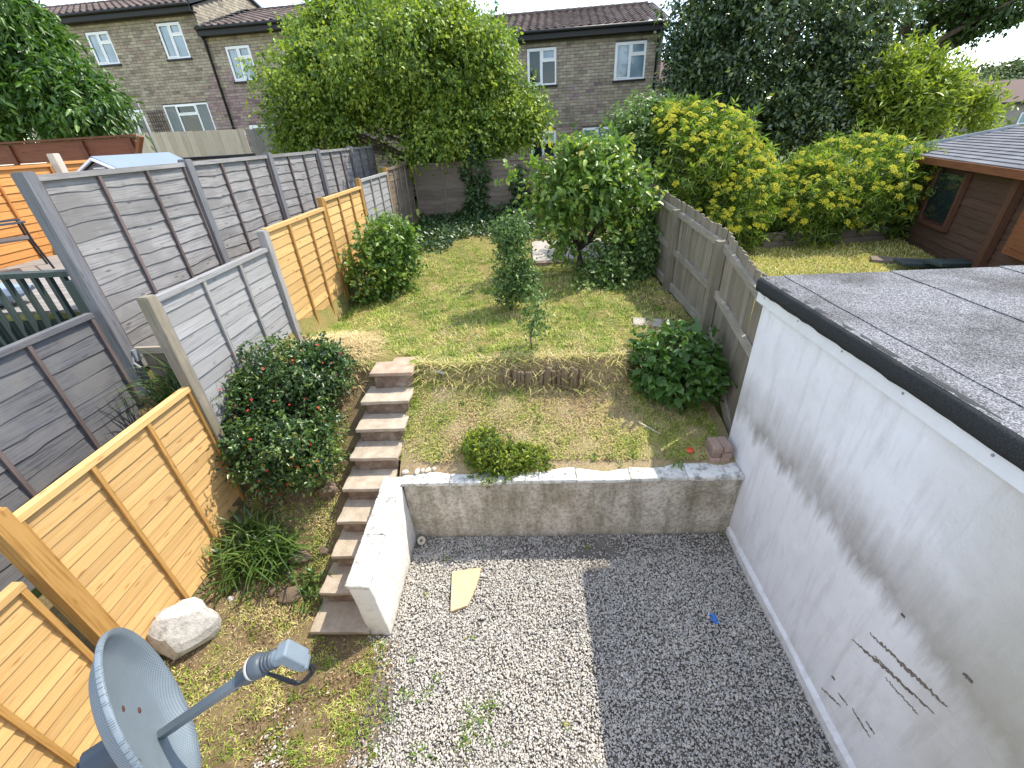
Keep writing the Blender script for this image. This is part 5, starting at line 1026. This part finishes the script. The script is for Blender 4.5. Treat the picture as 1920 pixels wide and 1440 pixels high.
# leaf and bark litter
M['litter'] = tintm('bark_litter', [(0, (.07, .045, .028)), (.4, (.22, .145, .08)), (.8, (.42, .31, .18)), (1, (.56, .48, .36))], .9, .15)
def litter(name, p, r, ln, label):
    p = p + np.array([0, 0, .012]); o = leaf_obj(name, p, unit(r.normal(size=p.shape) * [1, 1, .25]), np.array([0, 0, 1]) + r.normal(size=p.shape) * .3, ln * r.uniform(.5, 1.6, len(p)), ln * r.uniform(.15, .5, len(p)), np.clip(r.normal(.45, .25, len(p)), 0, 1), M['litter'], None, T2, 'stuff'); o['label'] = label; o['category'] = 'litter'
p, r = scatter_ground(19000, -3.2, -1.3, 1.0, 4.6, 57, lambda x, y, r: ~((x > -2.2) & (y > 2.2))); litter('bank_litter', p, r, .028, 'brown bark and straw litter on the bank')
p, r = scatter_ground(7000, -1.45, 2.15, 3.64, 4.8, 58); litter('terrace_litter', p, r, .024, 'brown leaf litter on the terrace')
p, r = scatter_ground(3500, 1.4, 2.28, 4.9, 8, 59); litter('fence_foot_litter', p, r, .045, 'dark leaf litter along the foot of the vertical board fence')
# gravel
def gravel():
    r = np.random.default_rng(61); n_ = 75000; x = r.uniform(-2.25, 2.17, n_); y = r.uniform(.9, 3.41, n_)
    pr_ = np.clip((x + 1.62 + .25 * np.sin(y * 3) + .2 * fbm(np.stack([x, y, 0 * x], 1), .8, 2)) / .22, .0, 1); pr_ = np.maximum(pr_, np.clip((1.7 - y) * 1.2, 0, 1) * .6 * (fbm(np.stack([x, y, 0 * x], 1), .9, 8) > .0))
    pr_ *= np.where((fbm(np.stack([x, y, 0 * x], 1), .55, 12) > .62), .35, 1); pr_ *= np.where(y > 3.1, .45 + .5 * (fbm(np.stack([x, y, 0 * x], 1), 1., 15) > .1), 1)
    k = (r.random(n_) < pr_) & ~((x < -1.42) & (y > 2.25)); x, y = x[k], y[k]; n_ = len(x)
    z = np.where(x < -1.5, np.array([float(bank(a, b_)) for a, b_ in zip(x, y)]), 0) + r.uniform(-.002, .014, n_)
    g = (1 + 5 ** .5) / 2; iv = np.array([(-1, g, 0), (1, g, 0), (-1, -g, 0), (1, -g, 0), (0, -1, g), (0, 1, g), (0, -1, -g), (0, 1, -g), (g, 0, -1), (g, 0, 1), (-g, 0, -1), (-g, 0, 1)]) / 1.902
    fi = np.array([(0, 11, 5), (0, 5, 1), (0, 1, 7), (0, 7, 10), (0, 10, 11), (1, 5, 9), (5, 11, 4), (11, 10, 2), (10, 7, 6), (7, 1, 8), (3, 9, 4), (3, 4, 2), (3, 2, 6), (3, 6, 8), (3, 8, 9), (4, 9, 5), (2, 4, 11), (6, 2, 10), (8, 6, 7), (9, 8, 1)])
    sc = r.lognormal(0, .28, n_) * .0080; S = np.stack([sc * r.uniform(.9, 1.6, n_), sc * r.uniform(.7, 1.1, n_), sc * r.uniform(.5, .85, n_)], 1)
    q = unit(r.normal(size=(n_, 4)) * [1, .35, .35, 1]); w_, a, b_, c = q.T
    Rm = np.stack([1 - 2 * (b_ * b_ + c * c), 2 * (a * b_ - c * w_), 2 * (a * c + b_ * w_), 2 * (a * b_ + c * w_), 1 - 2 * (a * a + c * c), 2 * (b_ * c - a * w_), 2 * (a * c - b_ * w_), 2 * (b_ * c + a * w_), 1 - 2 * (a * a + b_ * b_)], 1).reshape(-1, 3, 3)
    V = iv[None] * S[:, None, :] * r.uniform(.85, 1.12, (n_, 12, 1)); V = np.einsum('nij,nkj->nki', Rm, V) + np.stack([x, y, z], 1)[:, None, :]
    F = (np.arange(n_) * 12)[:, None, None] + fi[None]; t = np.clip(r.normal(.52, .2, n_) + .12 * fbm(np.stack([x, y, 0 * x], 1), .5, 21), 0, 1)
    o = link(bpy.data.objects.new('gravel', nmesh('gravel', V.reshape(-1, 3), F.reshape(-1, 3), np.repeat(t, 12), M['gravel'], True))); stuff(o); o['label'] = 'pale grey gravel covering the yard'; o['category'] = 'gravel'
M['gravel'] = tintm('pale_gravel', [(0, (.18, .17, .16)), (.2, (.33, .315, .29)), (.5, (.45, .43, .40)), (.72, (.51, .46, .39)), (1, (.62, .60, .57))], .8, .3)
gravel()

# ---------------------------------------------------------------- patio, slabs and small things
def ground_thing(o, label, cat, group=None): return tag(o, label, cat, group)
pt = thing('patio', 'weathered pale concrete slab patio at the back of the lawn', 'patio', (.1, 8.75, 1.72))
for i in range(3):
    for j in range(3): rough_box('paving_slab', i * .7 + .006, i * .7 + .694, j * .6 + .006, j * .6 + .594, .02, .12 + .006 * ((i + j) % 2), M['concrete'], pt, cell=.15, amp=.006, bev=.012, seed=i * 3 + j)
rough_box('edge_kerb', .0, 2.1, -.09, .0, -.1, .10, M['riser'], pt, cell=.12, amp=.012, bev=.015, seed=33)
p = onG(1195, 608); o = rough_box('paving_slab', -.16, .24, -.12, .14, 0, .04, M['concrete'], None, cell=.06, amp=.004, bev=.008, seed=3, loc=(p[0] + .1, p[1], p[2] - .005)); o.rotation_euler = (0.02, .05, -.2); tag(o, 'pale concrete slab lying half under the hydrangea leaves', 'slab')
# broken sandstone flag on the gravel
cs = [onZ(u, v, .03)[:2] for u, v in ((848, 1073), (902, 1066), (897, 1090), (886, 1118), (876, 1137), (845, 1147))]; c0 = np.mean(cs, 0); mb = MB(); poly = []
rs = random.Random(4)
for i in range(len(cs)):
    a, b_ = cs[i], cs[(i + 1) % len(cs)]; nn_ = 6
    for k in range(nn_): t = k / nn_; q = a + (b_ - a) * t + (np.array([rs.uniform(-1, 1), rs.uniform(-1, 1)]) * .004 if 1 <= i <= 4 else 0); poly.append(tuple(q - c0))
mb.prism(poly[::-1], 0, .028); o = mb.build('broken_flagstone', M['flag'], None, False, (c0[0], c0[1], .018)); o.rotation_euler = (.01, -.015, 0); tag(o, 'broken pale sandstone flag lying on the gravel', 'flagstone')
# round ceramic disc against the wall
p = onZ(791, 1008, .06); mb = MB(); pf_ = [(.0, .0), (.022, .0), (.03, .006), (.047, .01), (.05, .0), (.05, -.012), (.0, -.014)]; ns = 24; V = [(rr * math.cos(2 * PI * k / ns), rr * math.sin(2 * PI * k / ns), zz) for rr, zz in pf_ for k in range(ns)]
mb.add(V, [(i * ns + k, i * ns + (k + 1) % ns, (i + 1) * ns + (k + 1) % ns, (i + 1) * ns + k) for i in range(len(pf_) - 1) for k in range(ns)]); th = thing('ceramic_disc', 'round cream ceramic disc leaning in the corner of the white walls', 'disc', (p[0], 3.33, .05)); th.rotation_euler = (.75, 0, .1)
mb.build('disc', M['ceramic'], th, True); h = MB(); h.tube([(0, 0, .001), (0, 0, .009)], .014, 14); h.build('hub', M['stoneb'], th, True)
# boulders and stones on the bank
for (u, v, sx, sy, sz, mt, seed, rz, lb) in [(358, 1195, .25, .19, .30, 'stonew', 3, .7, 'big pale angular boulder at the foot of the golden fence'), (545, 1118, .13, .09, .07, 'stoneb', 5, .1, 'brown stone in the bank beside the lowest steps'), (560, 1045, .15, .09, .075, 'stoneb', 7, .2, 'brown rock in front of the strap leaved tuft'), (620, 925, .11, .09, .11, 'stoneb', 9, .4, 'grey brown stone wedged under the red flowered bush by the steps'), (610, 1035, .05, .05, .05, 'stoneb', 11, 0, 'small brown stone next to the third step'), (515, 1108, .06, .05, .04, 'stoneb', 13, .5, 'small dark stone beside the brown stone on the bank'), (432, 1125, .035, .03, .025, 'stonew', 15, .3, 'small white stone beside the strap leaves above the pale boulder')]:
    p = onG(u, v); o = inst('boulder' if sx > .2 else 'stone', rock_mesh('stone', M[mt], seed, 3, .3), None, (p[0], p[1], G(p[0], p[1]) + sz * .35), (.1, .15, rz), (sx, sy, sz)); tag(o, lb, 'boulder' if sx > .2 else 'stone', 'stones on the bank')
for k, (u, v, a, b_) in enumerate([(762, 893, .045, .03), (782, 886, .055, .027), (793, 888, .03, .022), (802, 886, .05, .026), (814, 890, .028, .022)]):
    p = onY(u, v, 3.56); o = inst('pebble', rock_mesh('pebble', M['pebble'], 30 + k, 2, .1), None, (p[0], 3.56 + .01 * k, .905), (.1, 0, [.3, 1.5, 1.2, 1.1, .2][k]), (a, b_, .026)); o.data.polygons.foreach_set('use_smooth', [True] * len(o.data.polygons))
    tag(o, ['fat white pebble nearest the side wall on the coping', 'long white pebble standing next to the fat one', 'small white pebble between two long pebbles', 'long slanting white pebble on the coping', 'small white pebble at the end of the pebble row'][k], 'pebble', 'white pebbles on the coping')
# bricks
p = onG(1347, 862); bz = G(p[0], p[1]); bl_ = ['bottom left brick of the small pile by the garage', 'bottom right brick of the small pile by the garage', 'middle left brick of the small pile by the garage', 'middle right brick of the small pile by the garage', 'top left brick of the small pile by the garage', 'top right brick of the small pile by the garage']
for k in range(6):
    ii, jj = k % 2, k // 2; o = rough_box('brick', -.05, .05, -.105, .105, 0, .063, M['brickp'], None, cell=.05, amp=.003, bev=.006, seed=k, loc=(p[0] - .06 + ii * .107 + .006 * jj, p[1] + .05 + .008 * ((k * 7) % 3), bz - .01 + jj * .066)); o.rotation_euler = (0, 0, .06 * math.sin(k * 3)); tag(o, bl_[k], 'brick', 'brick pile by the garage')
# orange lid, stick, plank, blue scrap
p = onG(1293, 848); mb = MB(); mb.tube([(0, 0, 0), (0, 0, .012), (0, 0, .018)], [.042, .04, .03], 20); th = thing('orange_disc', 'orange red round plastic lid on the terrace grass near the bricks', 'lid', tuple(p + [0, 0, .025])); th.rotation_euler = (.15, -.1, 0); mb.build('rim', M['orangeplastic'], th, True); h = MB(); h.tube([(0, 0, .018), (0, 0, .021)], .02, 14); h.build('centre', M['orangeplastic'], th, True)
a, b_ = onG(1192, 793), onG(1238, 818); mb = MB(); mb.tube([a + [0, 0, .03] - a, (b_ - a) * .5 + [0, 0, .035], b_ - a + [0, 0, .03]], [.006, .007, .005], 6); o = mb.build('stick', M['pebble'], None, True, tuple(a)); tag(o, 'thin pale stick lying on the terrace below the hydrangea', 'stick')
a, b_ = onG(815, 703), onG(840, 712); o = rough_box('plank_offcut', -.09, .09, -.018, .018, 0, .02, M['concrete'], None, cell=.05, amp=.002, bev=.003, loc=(a[0] + .06, a[1], G(a[0] + .06, a[1]) + .03)); o.rotation_euler = (.1, .12, -.35); tag(o, 'short pale plank offcut lying below the lawn edge near the top step', 'plank')
p = onZ(1338, 1160, .02); mb = MB(); V = []
for i in range(7):
    for j in range(4): V.append((-.025 + .05 * j / 3 + .008 * math.sin(i * 2.1), -.05 + .1 * i / 6, .012 + .012 * math.sin(i * 1.9 + j * 2.3)))
mb.add(V, [(i * 4 + j, i * 4 + j + 1, i * 4 + j + 5, i * 4 + j + 4) for i in range(6) for j in range(3)]); o = mb.build('plastic_scrap', M['blueplastic'], None, True, (p[0], p[1], .012)); tag(o, 'crumpled blue plastic scrap on the shaded gravel', 'litter')
# ---------------------------------------------------------------- weeds
def weeds(name, label, spots, ln, mat, seed):
    P_, A_x, N_ = [], [], []; r = np.random.default_rng(seed)
    for (u, v, rad, n_) in spots:
        p = onG(u, v); a = r.uniform(0, 6.28, n_); A_x.append(np.stack([np.cos(a), np.sin(a), r.uniform(.1, .9, n_)], 1)); xy = p[:2] + r.normal(size=(n_, 2)) * rad * .55
        P_.append(np.stack([xy[:, 0], xy[:, 1], np.array([G(*q) for q in xy]) + r.uniform(0, .03, n_)], 1))
    P_ = np.concatenate(P_); n_ = len(P_); sc = r.uniform(.5, 1.3, n_)
    o = leaf_obj(name, P_, np.concatenate(A_x), np.array([0, 0, 1]) + r.normal(size=(n_, 3)) * .35, ln * sc, ln * .5 * sc * r.uniform(.7, 1.2, n_), np.clip(r.normal(.55, .25, n_), 0, 1), M[mat], None, T4, 'stuff'); o['label'] = label; o['category'] = 'weeds'
def more(spots, u0, u1, v0, v1, n_, seed, rad=.05, cnt=16):
    r = random.Random(seed); return spots + [(r.uniform(u0, u1), r.uniform(v0, v1), rad * r.uniform(.5, 1.4), int(cnt * r.uniform(.4, 1.6))) for _ in range(n_)]
weeds('gravel_weeds', 'low green weeds sprouting through the gravel', more([(730, 1340, .10, 60), (890, 1350, .13, 90), (820, 1270, .05, 26), (757, 1300, .06, 30), (800, 1115, .04, 24), (840, 1050, .035, 20), (905, 1030, .03, 14), (870, 1390, .09, 50), (785, 1410, .07, 40), (925, 1320, .06, 34), (1360, 1010, .07, 46), (700, 1420, .06, 30), (1060, 1365, .04, 16), (1100, 1030, .03, 14)], 660, 950, 1200, 1430, 22, 1, .04, 12), .028, 'l_shrub', 200)
weeds('bank_weeds', 'small leafy weeds on the bare bank below the steps', more([(480, 1190, .09, 60), (520, 1170, .08, 50), (440, 1270, .08, 50), (550, 1250, .08, 40), (600, 1300, .10, 50), (520, 1370, .1, 60), (600, 1220, .08, 40), (640, 1370, .08, 40), (430, 1215, .06, 36), (470, 1130, .06, 30)], 400, 720, 1180, 1430, 40, 2, .07, 26), .028, 'l_yellow', 230)
weeds('terrace_weeds', 'small leafy weeds among the dry terrace grass', more([(880, 720, .07, 40), (960, 740, .06, 30), (1090, 735, .07, 40), (870, 760, .05, 24), (1010, 790, .05, 26), (1160, 745, .08, 40), (830, 790, .05, 24), (1190, 770, .08, 36), (955, 820, .06, 30)], 800, 1340, 710, 880, 36, 3, .05, 16), .034, 'l_shrub', 260)
weeds('lawn_weeds', 'patches of broad leaved weeds in the lawn', more([(1050, 610, .15, 70), (800, 600, .12, 50), (780, 640, .1, 40), (900, 640, .12, 50), (1130, 660, .1, 40)], 720, 1180, 520, 670, 30, 4, .08, 20), .04, 'l_shrub', 290)

# ---------------------------------------------------------------- satellite dish
C0 = onT(226, 1370, 1.10); n_d = Vector(CR @ np.array([.760, -.384, .525])).normalized(); upd = (Vector((0, 0, 1)) - n_d * n_d.z).normalized(); sdv = upd.cross(n_d).normalized()
dishT = thing('satellite_dish', 'grey perforated satellite dish on the house wall, arm pointing right', 'satellite dish', tuple(C0))
dishT.matrix_world = Matrix.Translation(C0) @ Matrix(((sdv.x, upd.x, n_d.x), (sdv.y, upd.y, n_d.y), (sdv.z, upd.z, n_d.z))).to_4x4()
RW, RH = .215, .255
def dz_(r): return .045 * r * r + (.03 * ((r - .8) / .2) ** 1.4 if r > .8 else 0)
dm, n, b, o_ = new_mat('perforated_dish'); setb(b, .5, .4); tc = n.nodes.new('ShaderNodeTexCoord'); mpg = n.nodes.new('ShaderNodeMapping'); mpg.inputs['Scale'].default_value = (260, 260, 260); n.links.new(tc.outputs['Object'], mpg.inputs[0])
sp_ = n.nodes.new('ShaderNodeSeparateXYZ'); n.links.new(mpg.outputs[0], sp_.inputs[0])
sx = math_(n, 'SINE', math_(n, 'MULTIPLY', sp_.outputs['X'], 3.1416)); sy = math_(n, 'SINE', math_(n, 'MULTIPLY', sp_.outputs['Y'], 3.1416)); hol = math_(n, 'MULTIPLY', sx, sy)
c = ramp(n, hol, [(.40, (.16, .193, .218)), (.62, (.065, .08, .095))]); fb = noise_(n, coords(n), 14, 5); c = mixc(n, .35, c, ramp(n, fb, [(.3, (.7, .7, .7)), (.7, (1.1, 1.1, 1.1))]), 'MULTIPLY'); n.links.new(c, b.inputs['Base Color']); M['perf'] = dm
V = [(0, 0, 0)]; nr_, ns = 20, 72; F = []
for i in range(1, nr_ + 1):
    rr = i / nr_
    for k in range(ns): a = 2 * PI * k / ns; V.append((RW * rr * math.cos(a), RH * rr * math.sin(a), dz_(rr)))
ring = lambda i, k: 1 + (i - 1) * ns + k % ns
F += [(0, ring(1, k), ring(1, k + 1)) for k in range(ns)] + [(ring(i, k), ring(i + 1, k), ring(i + 1, k + 1), ring(i, k + 1)) for i in range(1, nr_) for k in range(ns)]
mb = MB(); mb.add(V, F); o = mb.build('reflector', M['perf'], dishT, True); sol = o.modifiers.new('thick', 'SOLIDIFY'); sol.thickness = .004; sol.offset = -1
V = []; prof = [(.995, .075), (1.006, .077), (1.012, .073), (1.013, .065), (1.008, .063), (1.0, .065)]; npf = len(prof)
for k in range(ns):
    a = 2 * PI * k / ns; V += [(RW * q * math.cos(a), RH * q * math.sin(a), zz) for q, zz in prof]
mb = MB(); mb.add(V, [(k * npf + i, k * npf + (i + 1) % npf, ((k + 1) % ns) * npf + (i + 1) % npf, ((k + 1) % ns) * npf + i) for k in range(ns) for i in range(npf)]); mb.build('rim', M['perf'], dishT, True)
for (x, y) in ((-.075, .04), (.06, .0), (-.07, -.06), (.085, -.07)):
    z = dz_(math.hypot(x / RW, y / RH)); h = MB(); h.tube([(x, y, z - .001), (x, y, z + .003), (x, y, z + .0055)], [.0105, .0105, .006], 10); h.build('bolt', M['rust'], dishT, True)
LN = dishT.matrix_world.inverted() @ Vector(onT(497, 1243, 1.06)); a0 = Vector((.045, -.165, dz_(.65))); a1 = a0 + (LN - a0) * .86
mb = MB(); mb.bar(a0 - (LN - a0) * .05, a1, .026, .02, (1, 0, 0)); mb.build('arm', M['dish'], dishT)
dA = (LN - a0).normalized(); axl = (Vector((0, 0.02, .0)) - LN).normalized()      # feed looks back at the reflector
mb = MB(); mb.bar(a1 - dA * .03, a1 + dA * .05, .034, .034, (1, 0, 0)); mb.build('clamp', M['dishd'], dishT); MB().bar(a1 - dA * .02 + Vector((0, .018, 0)), a1 - dA * .005 + Vector((0, .018, 0)), .012, .006).build('screw', M['brass'], dishT)
f0 = LN + axl * .03
lnb = MB(); lnb.tube([f0, f0 - axl * .004, f0 - axl * .02, f0 - axl * .03], [.0285, .029, .029, .022], 20); lo = lnb.build('feed_horn', M['dishd'], dishT, True)
cp = MB(); cp.tube([f0 + axl * .012, f0 + axl * .010, f0 + axl * .0005], [.02, .026, .0285], 20); cp.build('cap', M['lnbcap'], lo, True)
nk = MB(); nk.tube([f0 - axl * .03, f0 - axl * .105], [.0195, .0195], 18); nko = nk.build('neck', M['dish'], dishT, True)
for k in range(3): rg = MB(); rg.tube([f0 - axl * (.034 + k * .010), f0 - axl * (.039 + k * .010)], .0225, 18); rg.build('collar', M['dishd'], nko, True)
e0 = f0 - axl * .105; dn_ = (Vector((0, -1, 0)) - axl * (-axl.y)).normalized()
bd = MB(); bd.bar(e0 + axl * .012 - dn_ * .024, e0 + axl * .004 + dn_ * .05, .044, .036, axl); bd.bar(e0 + dn_ * .05 + axl * .006, e0 + dn_ * .068 + axl * .010, .038, .026, axl); hb_ = bd.build('housing', M['dish'], dishT)
bv = hb_.modifiers.new('b', 'BEVEL'); bv.width = .006; bv.segments = 3
for k in range(2):
    s0 = e0 + dn_ * .066 + axl * (.004 + .012 * k); cb = MB(); pts = [s0, s0 + dn_ * .03, s0 + dn_ * .055 + axl * .03, s0 + dn_ * .06 + axl * .07, a1 + Vector((0, -.012, .0)) + dA * .03, a1 - dA * .1 + Vector((0.004 * k, -.014, 0))]
    ptc = []
    for i in range(len(pts) - 1):
        p0, p1, p2, p3 = pts[max(i - 1, 0)], pts[i], pts[i + 1], pts[min(i + 2, len(pts) - 1)]
        for t in np.linspace(0, 1, 6, endpoint=False): ptc.append(.5 * ((2 * p1) + (p2 - p0) * t + (2 * p0 - 5 * p1 + 4 * p2 - p3) * t * t + (3 * p1 - p0 - 3 * p2 + p3) * t ** 3))
    cb.tube(ptc, .0038, 8); cb.build('cable', M['cable'], dishT, True)
mb = MB(); mb.tube([(0, -.06, -.01), (0, -.06, -.09)], .045, 14); mb.bar((0, -.06, -.09), (0, -.16, -.2), .05, .05); mb.tube([(0, -.1, -.2), (0, -.45, -.22)], .025, 12); mb.build('bracket', M['dishd'], dishT)
# ---------------------------------------------------------------- own house wall below the window
ow = thing('house_wall', 'white rendered house wall edge below the viewpoint carrying the dish', 'wall', (0, -.25, 0)); MB().box(-3.2, 2.19, -.25, .0, -.05, 3.0).build('wall', M['whitewall'], ow)
# ---------------------------------------------------------------- far wooded hill
hx = np.linspace(20, 330, 60); hyv = np.linspace(120, 300, 24)
def hillz(x, y): return -4 + 15 * math.exp(-((x - 175) / 120) ** 2) * min(1, max(0, (y - 120) / 70)) + 2 * math.sin(x * .07) * min(1, (y - 120) / 40)
sheet('hill', hx, hyv, hillz, M['soilfar'])
r = np.random.default_rng(91); nt_ = 900; tx = r.uniform(60, 320, nt_); tyv = r.uniform(125, 215, nt_); cc = np.stack([tx, tyv, [hillz(a, b_) + 2 for a, b_ in zip(tx, tyv)]], 1); rr = r.uniform(3, 6, nt_); per = 90
d = unit(r.normal(size=(nt_, per, 3)) + [0, -.4, .5]); pos = (cc[:, None] + d * (rr[:, None] * np.array([1, .8]).mean())[..., None]).reshape(-1, 3)
hz_col = leafm('far_wood_leaf', [(0, (.035, .06, .022)), (.5, (.085, .125, .04)), (1, (.17, .20, .07))], .8, .2, 0)
o = leaf_obj('far_wood', pos, r.normal(size=pos.shape), d.reshape(-1, 3) + [0, 0, .5], r.uniform(.8, 1.5, len(pos)), r.uniform(.7, 1.3, len(pos)), np.clip(np.repeat(r.normal(.5, .25, nt_), per) + r.normal(0, .1, len(pos)), 0, 1), hz_col); stuff(o); o['label'] = 'far wooded hillside beyond the houses'; o['category'] = 'wood'
